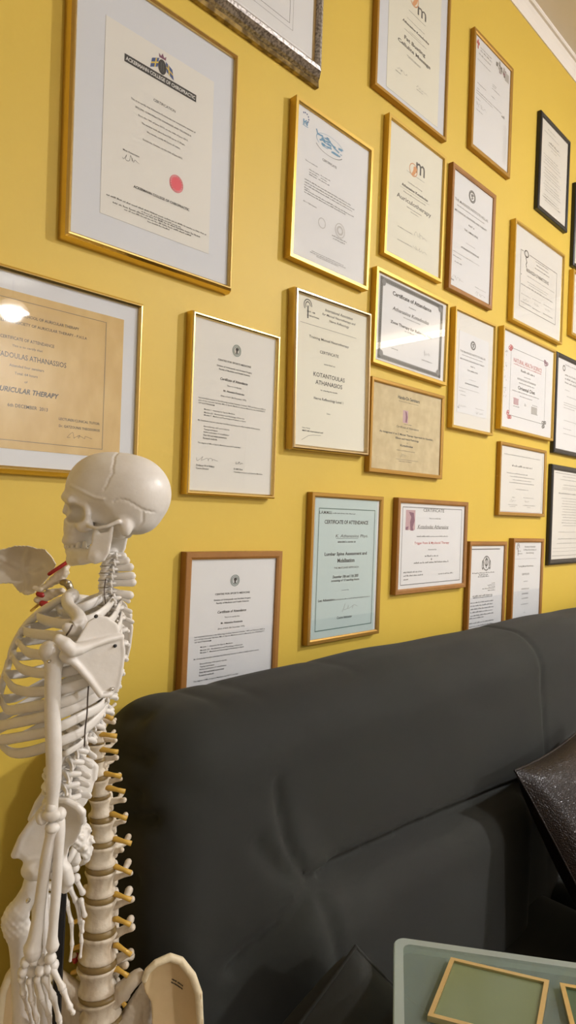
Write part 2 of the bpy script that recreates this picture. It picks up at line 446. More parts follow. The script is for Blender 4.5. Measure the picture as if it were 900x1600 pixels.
DOC={
 'F1':[
  ('#rect',0.491,0.156,0.663,0.0409,'k'),
  ('ACKERMANN COLLEGE OF CHIROPRACTIC',0.491,0.156,0.640,0.0205,'wb'),
  ('CERTIFICATION',0.523,0.291,0.205,0.0146,'k'),
  ('This is to certify that Athanasios Kotantoulas has completed a seminar of',0.525,0.348,0.603,0.0121,'k'),
  ('SPECIFIC CHIROPRACTIC DIAGNOSIS AND TECHNIQUE',0.524,0.380,0.521,0.0109,'k'),
  ('from the 14th of June 2013, to the 16th of June 2013.',0.523,0.415,0.464,0.0121,'k'),
  ('The seminar took place from 9.00 am to 17.30 pm.',0.523,0.448,0.404,0.0121,'k'),
  ('We hereby certify 40 hours of tuition.',0.526,0.481,0.314,0.0122,'k'),
  ('Stockholm, Sweden, on the 16th of June 2013.',0.522,0.530,0.371,0.0122,'k'),
  ('Mats Ackermann',0.240,0.630,0.140,0.0094,'k'),
  ('#sig',0.245,0.663,0.137,0.0538,'k'),
  ('ACKERMANN COLLEGE OF CHIROPRACTIC',0.528,0.796,0.518,0.0146,'kb'),
  (None,0.507,0.895,0.922,0.0097,'k'),
  (None,0.526,0.910,0.370,0.0085,'k'),
  (None,0.502,0.921,0.806,0.0109,'k'),
  (None,0.504,0.935,0.619,0.0097,'kb'),
  (None,0.506,0.949,0.217,0.0097,'k'),
 ],
 'F2':[
  ('INTERNATIONAL SCHOOL OF AURICULAR THERAPY',0.567,0.144,0.398,0.0194,'k'),
  ('HELLENIC SOCIETY OF AURICULAR THERAPY - P.H.S.A',0.597,0.196,0.419,0.0184,'k'),
  ('CERTIFICATE OF ATTENDANCE',0.528,0.298,0.241,0.0204,'k'),
  ('This is to certify that',0.527,0.347,0.136,0.0181,'k'),
  ('KOTADOULAS ATHANASSIOS',0.533,0.408,0.352,0.0340,'k'),
  ('Attended four seminars',0.527,0.471,0.155,0.0170,'k'),
  ('Total: 64 hours',0.525,0.517,0.102,0.0170,'k'),
  ('of',0.525,0.564,0.014,0.0147,'k'),
  ('AURICULAR THERAPY',0.534,0.625,0.289,0.0341,'kbi'),
  ('6th DECEMBER  2013',0.538,0.723,0.180,0.0228,'k'),
  ('LECTURER/CLINICAL TUTOR:',0.785,0.770,0.206,0.0169,'k'),
  ('Dr. GATZOUNIS THEODOROS',0.786,0.817,0.205,0.0169,'k'),
  ('#sig',0.788,0.876,0.124,0.0726,'k'),
 ],
 'F4':[
  ('CENTRE FOR SPORTS MEDICINE',0.482,0.214,0.406,0.0116,'kb'),
  ('Division of Orthopaedic and Accident Surgery',0.484,0.251,0.431,0.0123,'kb'),
  ('Faculty of Medicine and Health Sciences',0.486,0.270,0.381,0.0123,'kb'),
  ('Certificate of Attendance',0.482,0.324,0.335,0.0162,'kbi'),
  ('This is to certify that',0.485,0.360,0.178,0.0108,'k'),
  ('Mr. Athanasios Kotadoulas',0.484,0.393,0.255,0.0116,'kb'),
  ('(Date of birth: 8th December 1975)',0.482,0.427,0.313,0.0116,'k'),
  ('had attended lectures in the following modules between October 1999 and February 2000 as',0.484,0.461,0.821,0.0108,'k'),
  ('part of the one-year full time MSc in Sports Medicine course offered by the UNIVERSITY',0.483,0.476,0.815,0.0108,'k'),
  ('OF NOTTINGHAM',0.167,0.491,0.182,0.0089,'k'),
  ('Module 1 - Anatomy for Sports Medicine',0.322,0.524,0.363,0.0106,'k'),
  ('Module 2/3 - Biochemistry and Physiology of Exercise',0.382,0.543,0.481,0.0107,'k'),
  ('Module 7 - Medical and Psychological Problems in Sport',0.391,0.558,0.499,0.0107,'k'),
  ('Mr Kotadoulas had also attended the following lectures in other modules of the course:',0.453,0.592,0.755,0.0108,'k'),
  ('Electrotherapy with sports injuries',0.293,0.624,0.300,0.0106,'k'),
  ('Taping techniques',0.224,0.641,0.159,0.0105,'k'),
  ('Active techniques of rehabilitation',0.291,0.657,0.301,0.0106,'k'),
  ('First Aid and initial assessment',0.279,0.674,0.273,0.0106,'k'),
  ('Research methods',0.221,0.692,0.162,0.0105,'k'),
  ('The degree of MSc in Sports Medicine was NOT awarded',0.333,0.723,0.502,0.0106,'k'),
  ('#sig',0.202,0.816,0.234,0.0375,'k'),
  ('#sig',0.580,0.818,0.105,0.0353,'k'),
  ('Professor W A Wallace',0.178,0.854,0.206,0.0112,'k'),
  ('Course Director',0.146,0.871,0.145,0.0104,'k'),
  ('Dr M E Batt',0.570,0.856,0.112,0.0102,'k'),
  ('Consultant in Sport and Exercise Medicine',0.699,0.875,0.367,0.0111,'k'),
 ],
 'F5':[
  ('CERTIFICATE',0.441,0.265,0.196,0.0161,'k'),
  ('This is to certify that',0.203,0.339,0.159,0.0105,'k'),
  (None,0.244,0.385,0.133,0.0088,'k'),
  (None,0.394,0.380,0.131,0.0089,'k'),
  (None,0.235,0.402,0.112,0.0088,'k'),
  (None,0.375,0.398,0.089,0.0089,'k'),
  (None,0.230,0.418,0.100,0.0088,'k'),
  (None,0.375,0.415,0.148,0.0089,'k'),
  (None,0.442,0.465,0.635,0.0099,'k'),
  (None,0.473,0.484,0.695,0.0099,'k'),
  (None,0.453,0.502,0.658,0.0099,'k'),
  (None,0.161,0.521,0.071,0.0096,'k'),
  (None,0.468,0.536,0.682,0.0099,'k'),
  (None,0.409,0.552,0.561,0.0098,'k'),
  ('N = 156 hours',0.206,0.614,0.168,0.0105,'k'),
  (None,0.618,0.745,0.213,0.0092,'k'),
  (None,0.612,0.763,0.170,0.0092,'k'),
  (None,0.472,0.919,0.437,0.0063,'n'),
  (None,0.475,0.931,0.492,0.0063,'n'),
  (None,0.466,0.942,0.301,0.0063,'n'),
 ],
 'F6':[
  ('International Association',0.581,0.047,0.403,0.0203,'ki'),
  ('for Manual Neurotherapy and',0.583,0.083,0.485,0.0220,'ki'),
  ('Nerve Reflexology',0.585,0.118,0.292,0.0220,'ki'),
  ('#rect',0.444,0.179,0.790,0.0021,'n'),
  ('MNT - NR',0.191,0.095,0.109,0.0105,'kb'),
  ('INTERNATIONAL',0.219,0.122,0.164,0.0089,'kb'),
  ('Training Manual Neurotherapy',0.451,0.261,0.561,0.0226,'k'),
  ('CERTIFICATE',0.451,0.346,0.266,0.0201,'k'),
  ('awarded to',0.457,0.424,0.156,0.0109,'k'),
  ('KOTANTOULAS',0.459,0.506,0.443,0.0302,'k'),
  ('ATHANASIOS',0.456,0.558,0.378,0.0302,'k'),
  ('for attending the module',0.457,0.609,0.239,0.0101,'kb'),
  ('Nerve Reflexology Level 1',0.457,0.672,0.415,0.0235,'k'),
  ('Date',0.456,0.764,0.048,0.0093,'k'),
  ('Nico Pauly',0.156,0.884,0.102,0.0106,'k'),
  ('MNT-NR International asbl',0.244,0.902,0.278,0.0099,'kb'),
  ('#stroke',0.225,0.945,0.257,0.0016,'n'),
 ],
 'F7':[
  ('m',0.610,0.294,0.170,0.0628,'n'),
  ('#rect',0.522,0.355,0.329,0.0022,'n'),
  (None,0.504,0.417,0.334,0.0066,'n'),
  ('Athanasios Kotadoulas',0.509,0.457,0.518,0.0176,'kb'),
  (None,0.501,0.509,0.432,0.0059,'n'),
  (None,0.497,0.496,0.242,0.0044,'n'),
  ('Fat Busting',0.496,0.569,0.410,0.0351,'nb'),
  ('Cellulite Massage',0.494,0.621,0.636,0.0337,'nb'),
  (None,0.487,0.672,0.274,0.0059,'k'),
  (None,0.493,0.680,0.242,0.0059,'k'),
  ('#sig',0.284,0.813,0.242,0.0324,'n'),
  (None,0.201,0.840,0.097,0.0071,'k'),
  ('#sig',0.667,0.831,0.229,0.0299,'n'),
  (None,0.617,0.849,0.125,0.0067,'k'),
 ],
 'F8':[
  ('m',0.572,0.216,0.165,0.0878,'n'),
  (None,0.489,0.293,0.332,0.0061,'n'),
  ('Certificate of Training',0.483,0.376,0.264,0.0122,'k'),
  ('Athanasios Kotadoulas',0.489,0.420,0.492,0.0209,'kb'),
  (None,0.485,0.468,0.422,0.0087,'k'),
  ('#rect',0.490,0.446,0.549,0.0013,'n'),
  ('Auriculotherapy',0.485,0.528,0.643,0.0453,'n'),
  (None,0.487,0.571,0.278,0.0079,'k'),
  (None,0.496,0.594,0.148,0.0070,'k'),
  (None,0.334,0.760,0.269,0.0077,'k'),
  (None,0.340,0.861,0.275,0.0078,'k'),
  ('#sig',0.624,0.742,0.249,0.0665,'k'),
  ('#sig',0.634,0.855,0.249,0.0488,'k'),
 ],
 'F9':[
  ('Certificate of Attendance',0.502,0.156,0.583,0.0509,'kb'),
  ('Presented to',0.502,0.242,0.103,0.0158,'k'),
  ('#hand Athanasios Kotadoulas',0.489,0.334,0.548,0.0456,'k'),
  ('for attending the seminar',0.503,0.394,0.251,0.0176,'k'),
  ('Zone Therapy for Relieving Pain',0.504,0.507,0.615,0.0457,'kb'),
  ('on 23 March 1997',0.506,0.552,0.207,0.0176,'k'),
  ('#sig',0.296,0.733,0.176,0.0859,'k'),
  ('#sig',0.755,0.733,0.104,0.0910,'k'),
  (None,0.269,0.815,0.092,0.0137,'k'),
  (None,0.758,0.822,0.169,0.0146,'k'),
  (None,0.192,0.941,0.147,0.0136,'k'),
 ],
 'F10':[
  ('Hands-On Seminars',0.498,0.105,0.318,0.0423,'kb'),
  (None,0.497,0.152,0.292,0.0106,'k'),
  (None,0.495,0.420,0.110,0.0141,'k'),
  ('Certificate of Attendance',0.494,0.462,0.323,0.0264,'ki'),
  ('in',0.487,0.506,0.025,0.0141,'k'),
  ('An Integrated A to Z Manual Therapy Approach for Shoulder,',0.495,0.557,0.783,0.0299,'kb'),
  ('Elbow and Hand Pathology',0.495,0.607,0.342,0.0300,'kb'),
  (None,0.494,0.649,0.019,0.0106,'k'),
  ('Kotadoulas',0.486,0.686,0.183,0.0265,'kb'),
  (None,0.478,0.748,0.269,0.0123,'k'),
  ('#sig',0.440,0.809,0.093,0.0702,'n'),
  ('#rect',0.499,0.858,0.322,0.0035,'n'),
  (None,0.476,0.879,0.189,0.0123,'k'),
 ],
 'F11':[
  ('THE McKENZIE INSTITUTE HELLAS',0.467,0.242,0.849,0.0236,'n'),
  (None,0.451,0.284,0.687,0.0105,'kb'),
  ('MECHANICAL DIAGNOSIS AND THERAPY',0.461,0.335,0.816,0.0175,'k'),
  ('PART A',0.472,0.395,0.149,0.0157,'k'),
  ('THE LUMBAR SPINE',0.469,0.454,0.351,0.0175,'k'),
  (None,0.469,0.563,0.228,0.0061,'n'),
  ('ATHANASIOS KOTADOULAS',0.457,0.622,0.455,0.0158,'kb'),
  (None,0.377,0.693,0.669,0.0070,'n'),
  (None,0.149,0.731,0.206,0.0085,'k'),
  (None,0.179,0.776,0.171,0.0103,'k'),
  ('#sig',0.170,0.914,0.305,0.0599,'n'),
  ('#sig',0.755,0.954,0.294,0.0630,'n'),
  (None,0.756,0.902,0.281,0.0072,'n'),
  (None,0.056,0.940,0.071,0.0254,'n'),
 ],
 'F13':[
  (None,0.562,0.254,0.277,0.0146,'k'),
  (None,0.569,0.292,0.256,0.0146,'k'),
  (None,0.563,0.332,0.306,0.0146,'k'),
  ('ΒΕΒΑΙΩΣΗ ΣΥΜΜΕΤΟΧΗΣ',0.477,0.410,0.468,0.0353,'nb'),
  (None,0.552,0.470,0.581,0.0081,'n'),
  (None,0.484,0.531,0.438,0.0080,'n'),
  (None,0.484,0.556,0.375,0.0080,'n'),
  (None,0.482,0.589,0.672,0.0161,'k'),
  (None,0.251,0.689,0.186,0.0078,'n'),
  (None,0.466,0.679,0.172,0.0080,'n'),
  (None,0.709,0.671,0.188,0.0083,'n'),
  ('#sig',0.244,0.739,0.126,0.0548,'k'),
  ('#sig',0.468,0.724,0.109,0.0563,'k'),
  ('#sig',0.716,0.715,0.132,0.0579,'k'),
  (None,0.252,0.774,0.207,0.0110,'k'),
  (None,0.467,0.779,0.162,0.0113,'k'),
  (None,0.716,0.774,0.208,0.0116,'k'),
 ],
 'F14':[
  ('NATURAL HEALTH SCIENCE',0.480,0.267,0.555,0.0447,'r'),
  (None,0.480,0.305,0.549,0.0144,'r'),
  (None,0.479,0.352,0.276,0.0288,'n'),
  (None,0.475,0.408,0.128,0.0112,'k'),
  ('KOTADOULAS ATHANASIOS',0.466,0.449,0.363,0.0207,'k'),
  (None,0.466,0.487,0.301,0.0144,'k'),
  ('Oriental Diet',0.467,0.543,0.336,0.0383,'kb'),
  (None,0.460,0.588,0.531,0.0128,'k'),
  (None,0.460,0.629,0.244,0.0112,'k'),
  (None,0.271,0.667,0.112,0.0125,'r'),
  (None,0.276,0.751,0.112,0.0125,'k'),
  (None,0.646,0.683,0.108,0.0131,'k'),
  (None,0.639,0.777,0.132,0.0131,'k'),
  ('#sig',0.449,0.709,0.040,0.0719,'k'),
 ],
 'F15':[
  (None,0.296,0.071,0.316,0.0122,'n'),
  (None,0.299,0.097,0.317,0.0163,'n'),
  (None,0.271,0.137,0.337,0.0136,'n'),
  (None,0.250,0.198,0.347,0.0095,'n'),
  (None,0.203,0.409,0.228,0.0095,'k'),
  (None,0.550,0.289,0.118,0.0083,'k'),
  (None,0.540,0.308,0.096,0.0083,'k'),
  (None,0.599,0.331,0.235,0.0084,'k'),
  (None,0.116,0.459,0.061,0.0081,'k'),
  (None,0.422,0.482,0.709,0.0096,'k'),
  (None,0.295,0.505,0.451,0.0082,'k'),
  (None,0.526,0.409,0.100,0.0083,'k'),
  (None,0.119,0.553,0.115,0.0081,'k'),
  ('#sig',0.203,0.600,0.290,0.0813,'n'),
  (None,0.168,0.651,0.177,0.0095,'k'),
  (None,0.825,0.499,0.092,0.0313,'k'),
 ],
 'F16':[
  (None,0.373,0.065,0.292,0.0119,'n'),
  (None,0.368,0.116,0.550,0.0119,'n'),
  (None,0.473,0.197,0.402,0.0273,'n'),
  (None,0.470,0.234,0.466,0.0120,'n'),
  (None,0.471,0.270,0.206,0.0103,'n'),
  (None,0.372,0.373,0.552,0.0102,'n'),
  (None,0.405,0.402,0.566,0.0102,'n'),
  (None,0.438,0.431,0.580,0.0102,'n'),
  (None,0.439,0.470,0.659,0.0102,'n'),
  (None,0.401,0.519,0.532,0.0102,'n'),
  (None,0.435,0.548,0.546,0.0103,'n'),
  (None,0.435,0.588,0.625,0.0103,'n'),
  (None,0.469,0.617,0.639,0.0103,'n'),
  (None,0.431,0.666,0.512,0.0103,'n'),
  (None,0.432,0.705,0.591,0.0103,'n'),
  (None,0.465,0.735,0.605,0.0103,'n'),
  (None,0.499,0.765,0.619,0.0103,'n'),
  (None,0.428,0.823,0.557,0.0103,'n'),
  (None,0.462,0.853,0.570,0.0103,'n'),
  (None,0.495,0.883,0.584,0.0103,'n'),
  (None,0.359,0.855,0.518,0.0119,'n'),
  (None,0.759,0.877,0.093,0.0245,'n'),
 ],
 'F17':[
  (None,0.438,0.044,0.449,0.0150,'k'),
  (None,0.538,0.155,0.653,0.0236,'kb'),
  (None,0.542,0.198,0.654,0.0236,'kb'),
  (None,0.546,0.240,0.654,0.0236,'kb'),
  (None,0.298,0.323,0.144,0.0099,'n'),
  (None,0.492,0.390,0.408,0.0118,'n'),
  (None,0.601,0.469,0.785,0.0102,'n'),
  (None,0.604,0.494,0.785,0.0102,'n'),
  (None,0.368,0.524,0.310,0.0100,'n'),
  (None,0.451,0.666,0.450,0.0101,'n'),
  (None,0.334,0.759,0.242,0.0100,'n'),
  (None,0.477,0.816,0.519,0.0101,'n'),
 ],
 'F18':[
  ('#rect',0.480,0.001,0.932,0.0062,'n'),
  (None,0.487,0.117,0.830,0.0156,'k'),
  (None,0.479,0.276,0.468,0.0343,'n'),
  (None,0.375,0.397,0.473,0.0185,'n'),
  (None,0.488,0.445,0.565,0.0140,'k'),
  (None,0.487,0.494,0.426,0.0140,'k'),
  (None,0.484,0.539,0.569,0.0156,'k'),
  (None,0.488,0.636,0.281,0.0141,'k'),
  (None,0.298,0.766,0.067,0.0123,'n'),
  ('#sig',0.301,0.817,0.146,0.0613,'n'),
  (None,0.294,0.882,0.199,0.0123,'k'),
  (None,0.286,0.907,0.126,0.0107,'k'),
  (None,0.647,0.759,0.245,0.0127,'n'),
  ('#sig',0.619,0.817,0.122,0.0555,'n'),
  (None,0.668,0.880,0.284,0.0128,'k'),
  (None,0.662,0.909,0.072,0.0112,'k'),
  ('#rect',0.473,1.001,0.977,0.0062,'r'),
  ('#rect',0.473,0.990,0.950,0.0031,'n'),
 ],
 'F19':[
  ('#rect',0.524,0.024,0.954,0.0046,'n'),
  (None,0.521,0.056,0.485,0.0104,'n'),
  (None,0.540,0.092,0.658,0.0127,'n'),
  (None,0.545,0.150,0.454,0.0139,'n'),
  (None,0.541,0.182,0.502,0.0093,'n'),
  (None,0.544,0.199,0.535,0.0093,'n'),
  (None,0.572,0.248,0.798,0.0209,'kb'),
  (None,0.529,0.304,0.517,0.0104,'n'),
  (None,0.564,0.335,0.507,0.0105,'n'),
  (None,0.572,0.366,0.553,0.0105,'n'),
  (None,0.579,0.397,0.599,0.0105,'n'),
  (None,0.560,0.429,0.481,0.0105,'n'),
  (None,0.567,0.460,0.527,0.0105,'n'),
  (None,0.575,0.492,0.573,0.0105,'n'),
  (None,0.610,0.523,0.563,0.0105,'n'),
  (None,0.563,0.555,0.501,0.0105,'n'),
  (None,0.570,0.586,0.547,0.0105,'n'),
  (None,0.606,0.617,0.537,0.0105,'n'),
  (None,0.564,0.692,0.730,0.0093,'n'),
  (None,0.550,0.770,0.705,0.0116,'k'),
  (None,0.592,0.822,0.841,0.0105,'n'),
  ('#rect',0.552,0.876,1.002,0.0023,'n'),
  ('#rect',0.553,0.915,1.008,0.0023,'n'),
  ('#rect',0.553,0.963,1.018,0.0047,'n'),
 ],
 'F20':[
  ('CERTIFICATE',0.499,0.071,0.322,0.0400,'n'),
  ('This is to certify that',0.519,0.172,0.180,0.0212,'k'),
  ('#hand Kotadoulas Athanasios',0.500,0.272,0.475,0.0471,'n'),
  ('#rect',0.494,0.296,0.489,0.0035,'n'),
  (None,0.495,0.387,0.483,0.0188,'k'),
  ('Trigger Point & Myofascial Therapy',0.490,0.472,0.533,0.0376,'r'),
  ('Presented by',0.494,0.552,0.125,0.0189,'k'),
  (None,0.486,0.625,0.207,0.0236,'k'),
  ('&',0.485,0.667,0.021,0.0236,'k'),
  (None,0.491,0.703,0.533,0.0236,'k'),
  (None,0.214,0.808,0.267,0.0205,'k'),
  (None,0.223,0.849,0.281,0.0205,'k'),
  (None,0.122,0.891,0.075,0.0202,'k'),
  (None,0.719,0.855,0.238,0.0194,'k'),
 ],
 'F21':[
  ('#rect',0.436,0.034,0.882,0.0095,'k'),
  (None,0.403,0.267,0.672,0.0153,'k'),
  (None,0.398,0.286,0.270,0.0153,'k'),
  (None,0.401,0.304,0.328,0.0153,'k'),
  (None,0.704,0.378,0.108,0.0117,'k'),
  (None,0.647,0.396,0.227,0.0117,'k'),
  (None,0.664,0.414,0.197,0.0117,'k'),
  (None,0.570,0.428,0.389,0.0116,'k'),
  (None,0.654,0.449,0.227,0.0117,'k'),
  (None,0.399,0.492,0.591,0.0172,'kb'),
  (None,0.404,0.509,0.574,0.0134,'kb'),
  (None,0.389,0.555,0.687,0.0153,'k'),
  (None,0.381,0.586,0.663,0.0153,'k'),
  (None,0.397,0.618,0.687,0.0153,'k'),
  (None,0.388,0.649,0.663,0.0153,'k'),
  (None,0.404,0.682,0.687,0.0153,'k'),
  (None,0.252,0.706,0.432,0.0152,'k'),
  (None,0.397,0.754,0.721,0.0153,'k'),
  (None,0.391,0.786,0.703,0.0153,'k'),
  (None,0.404,0.818,0.721,0.0153,'k'),
  (None,0.261,0.847,0.449,0.0152,'k'),
  (None,0.398,0.877,0.355,0.0134,'k'),
  (None,0.245,0.913,0.380,0.0171,'k'),
  (None,0.611,0.925,0.295,0.0175,'k'),
 ],
 'F23':[
  ('L.A.M.M.S.I.',0.156,0.103,0.193,0.0210,'kb'),
  (None,0.440,0.106,0.359,0.0092,'kb'),
  ('CERTIFICATE OF ATTENDANCE',0.492,0.170,0.702,0.0284,'kb'),
  ('#hand K. Athanasios Phys.',0.580,0.274,0.532,0.0287,'n'),
  ('#rect',0.503,0.289,0.359,0.0025,'n'),
  ('attended a course on',0.497,0.313,0.290,0.0151,'kb'),
  ('Lumbar Spine Assessment and',0.498,0.405,0.678,0.0319,'kb'),
  ('Mobilisation',0.496,0.451,0.273,0.0302,'kb'),
  ('THE MAITLAND APPROACH',0.507,0.504,0.397,0.0143,'n'),
  ('December 10th and 11th 2005',0.500,0.568,0.416,0.0218,'kbi'),
  ('consisting of 12 teaching hours.',0.499,0.598,0.454,0.0202,'kbi'),
  ('presented by',0.501,0.670,0.116,0.0093,'k'),
  ('Lee Athanasiou',0.209,0.731,0.246,0.0179,'kb'),
  (None,0.630,0.735,0.579,0.0094,'k'),
  ('#sig',0.581,0.797,0.257,0.0722,'n'),
  ('Course Instructor',0.503,0.869,0.243,0.0202,'k'),
 ],
}
# ------------------------------------------------------------------ framed certificates
_txt = {}
def text_mesh(s, style):
    key = (s, style)
    if key in _txt: return _txt[key]
    c = bpy.data.curves.new('lettering', 'FONT')
    c.body = s; c.size = 1; c.resolution_u = 2; c.fill_mode = 'FRONT'; c.offset = .008
    if 'b' in style: c.offset = .026
    if 'i' in style: c.shear = .25
    o = bpy.data.objects.new('lettering', c); COL.objects.link(o)
    me = o.to_mesh()
    v = np.zeros(len(me.vertices)*3); me.vertices.foreach_get('co', v); v = v.reshape(-1, 3)[:, :2]
    f = [tuple(p.vertices) for p in me.polygons]
    o.to_mesh_clear(); bpy.data.objects.remove(o); bpy.data.curves.remove(c)
    _txt[key] = (v, f)
    return _txt[key]

class Print:
    """flat print on a sheet of size w x h; x right, z up, y towards the room is negative"""
    def __init__(s, w, h, seed=0): s.w, s.h, s.q = w, h, MB(); s.rnd = random.Random(seed); s.y = -.00015
    def P(s, x, y): return ((x-.5)*s.w, s.y, (.5-y)*s.h)
    def lift(s): s.y -= 5e-6            # later marks lie over earlier ones
    def poly(s, pts, c): s.q.poly([s.P(*p) for p in pts], INKS.index(c))
    def rect(s, xc, yc, w, h, c):
        s.lift(); s.poly([(xc-w/2, yc+h/2), (xc+w/2, yc+h/2), (xc+w/2, yc-h/2), (xc-w/2, yc-h/2)], c)
    def disc(s, xc, yc, rx, ry, c, r0=0, n=28, a0=0, a1=1):
        s.lift()
        if r0 == 0:
            s.poly([(xc + rx*math.cos(2*math.pi*i/n), yc - ry*math.sin(2*math.pi*i/n)) for i in range(n)], c); return
        for i in range(n):
            t0, t1 = 2*math.pi*(a0 + (a1-a0)*i/n), 2*math.pi*(a0 + (a1-a0)*(i+1)/n)
            s.poly([(xc+rx*math.cos(t0)*r0, yc-ry*math.sin(t0)*r0), (xc+rx*math.cos(t0), yc-ry*math.sin(t0)), (xc+rx*math.cos(t1), yc-ry*math.sin(t1)), (xc+rx*math.cos(t1)*r0, yc-ry*math.sin(t1)*r0)], c)
    def stroke(s, pts, wd, c):       # wd in metres
        for a, b in zip(pts[:-1], pts[1:]):
            s.y -= 1e-6
            A, B = s.P(*a), s.P(*b); dx, dz = B[0]-A[0], B[2]-A[2]; L = math.hypot(dx, dz) or 1e-9
            nx, nz = -dz/L*wd/2, dx/L*wd/2; ex, ez = dx/L*wd/3, dz/L*wd/3
            s.q.poly([(A[0]-nx-ex, A[1], A[2]-nz-ez), (B[0]-nx+ex, A[1], B[2]-nz+ez), (B[0]+nx+ex, A[1], B[2]+nz+ez), (A[0]+nx-ex, A[1], A[2]+nz-ez)], INKS.index(c))
    def box(s, x0, y0, x1, y1, wd, c): s.stroke([(x0,y0),(x1,y0),(x1,y1),(x0,y1),(x0,y0)], wd, c)
    def text(s, t, xc, yc, w, h, c, style=''):
        v, f = text_mesh(t, style)
        if not len(v): return
        lo, hi = v.min(0), v.max(0); sx = w*s.w/(hi[0]-lo[0]); sz = h*s.h/(hi[1]-lo[1])
        s.lift(); b = len(s.q.v); cx, cz = s.P(xc, yc)[0], s.P(xc, yc)[2]
        s.q.v += [(cx + (p[0]-(lo[0]+hi[0])/2)*sx, s.y, cz + (p[1]-(lo[1]+hi[1])/2)*sz) for p in v]
        k = INKS.index(c)
        for g in f: s.q.f.append(tuple(b+i for i in g)); s.q.mi.append(k)
    def line(s, xc, yc, w, h, c):    # writing too small to read
        x = xc - w/2; hm = h*s.h; 
        while x < xc + w/2 - .004:
            L = min(s.rnd.uniform(1.2, 5.0)*hm/s.w, xc + w/2 - x)
            xx = x
            while xx < x + L - 1e-5:
                l2 = min(.62*hm/s.w, x + L - xx); k = s.rnd.choice((.55, .6, .75, 1.0))
                X_, Y_, W_, H_ = xx + l2*.42, yc + h*.5 - h*k/2, l2*.31, h*k*.42; s.poly([(X_-W_, Y_+H_), (X_+W_, Y_+H_), (X_+W_, Y_-H_), (X_-W_, Y_-H_)], c); xx += l2
            x += L + .55*hm/s.w
    def sig(s, xc, yc, w, h, c, wd=.0004):
        n = 13; pts = []
        for i in range(n):
            t = i/(n-1); pts.append((xc - w/2 + w*(t*.9 + s.rnd.uniform(-.10, .12)), yc + h*.5*math.sin(i*2.3 + s.rnd.uniform(-.6, .6))*(1 - .65*t)*s.rnd.uniform(.5, 1)))
        P, _ = spline([Vector((a, b, 0)) for a, b in pts], [0]*n, 4)
        s.stroke([(p.x, p.y) for p in P], wd, c)
    def doc(s, lines):
        for t, xc, yc, w, h, o in lines:
            c = o[0]; st = o[1:]
            if t is None: s.line(xc, yc, w, h, c)
            elif t == '#rect': s.rect(xc, yc, w, h, c)
            elif t == '#sig': s.sig(xc, yc, w, h, c)
            elif t == '#stroke': s.stroke([(xc-w/2, yc+.022), (xc-w*.15, yc-.012), (xc+w*.1, yc-.02), (xc+w/2, yc-.022)], .0006, c)
            elif t.startswith('#hand'): s.text(t[6:], xc, yc, w, h, c, 'i')
            else: s.text(t, xc, yc, w, h, c, st)

def emblem_crest(p, x, y):           # shield with crown between two flags
    for sx in (-1, 1):
        F = lambda a, b: (x + sx*(.030 + .066*a + .012*b), y - .040 + .012*a*sx*0 + .030*a + .052*b)
        p.lift(); p.poly([F(0, 0), F(1, -.15), F(1.05, .85), F(0, 1)], 'd')
        p.lift(); p.poly([F(.30, -.02), F(.48, -.05), F(.48, .95), F(.30, .97)], 'y')
        p.lift(); p.poly([F(0, .42), F(1.02, .27), F(1.02, .45), F(0, .60)], 'y')
        p.stroke([(x+sx*.02, y+.045), (x+sx*.045, y+.062)], .0006, 'n')
    p.disc(x, y, .038, .040, 'k'); p.rect(x-.010, y, .006, .045, 'n'); p.rect(x+.010, y, .006, .045, 'n')
    p.lift(); p.poly([(x-.03, y-.045), (x-.034, y-.066), (x-.014, y-.055), (x, y-.074), (x+.014, y-.055), (x+.034, y-.066), (x+.03, y-.045)], 'f')
def seal(p, x, y, rx, ry, c='s'):
    p.disc(x, y, rx, ry, c, .92); p.disc(x, y, rx*.88, ry*.88, c, .72); p.disc(x, y, rx*.66, ry*.66, c)
    for k in range(18):
        a = 2*math.pi*k/18; p.disc(x + rx*.8*math.cos(a), y + ry*.8*math.sin(a), rx*.055, ry*.055, 'w', 0, 6)
def roundel(p, x, y, rx, ry, c='g', inner=True):
    p.disc(x, y, rx, ry, c, .90); p.disc(x, y, rx*.70, ry*.70, c, .86)
    for k in range(20):
        a = 2*math.pi*k/20; p.disc(x + rx*.8*math.cos(a), y + ry*.8*math.sin(a), rx*.06, ry*.06, c, 0, 5)
    if inner:                        # a small bust
        p.disc(x + rx*.05, y - ry*.22, rx*.36, ry*.28, 'k', 0, 12); p.lift(); p.poly([(x-rx*.18, y), (x+rx*.22, y), (x+rx*.15, y+ry*.3), (x+rx*.35, y+ry*.5), (x-rx*.3, y+ry*.5), (x-rx*.1, y+ry*.3)], 'k')
def snake_roundel(p, x, y, rx, ry):
    p.disc(x, y, rx, ry, 'k', .90); p.disc(x, y, rx*.84, ry*.84, 'n', .80); p.rect(x, y, rx*.12, ry*1.0, 'k')
    p.stroke([(x + rx*.28*math.sin(k*1.1), y - ry*.45 + ry*.9*k/10) for k in range(11)], .0012, 'k')
    p.disc(x, y-ry*.35, rx*.5, ry*.22, 'n', .6, 14, .5, 1.0)
def swirl(p, x, y, rx, ry):          # the orange O beside the grey m
    p.disc(x, y, rx, ry, 'o', .86)
    for k in range(14):
        t = k/13; p.disc(x + rx*(.42 - .5*t*t), y - ry*.45 + ry*1.1*t, rx*(.42 - .12*t), ry*.22, 'o', 0, 10)
def antenna(p, x, y, s_):
    for r in (1, .62): p.disc(x, y, .055*s_*r, .042*s_*r, 'n', .82 if r == 1 else .72, 18, -.02, .62)
    p.rect(x + .002, y + .045*s_, .016*s_, .085*s_, 'n')
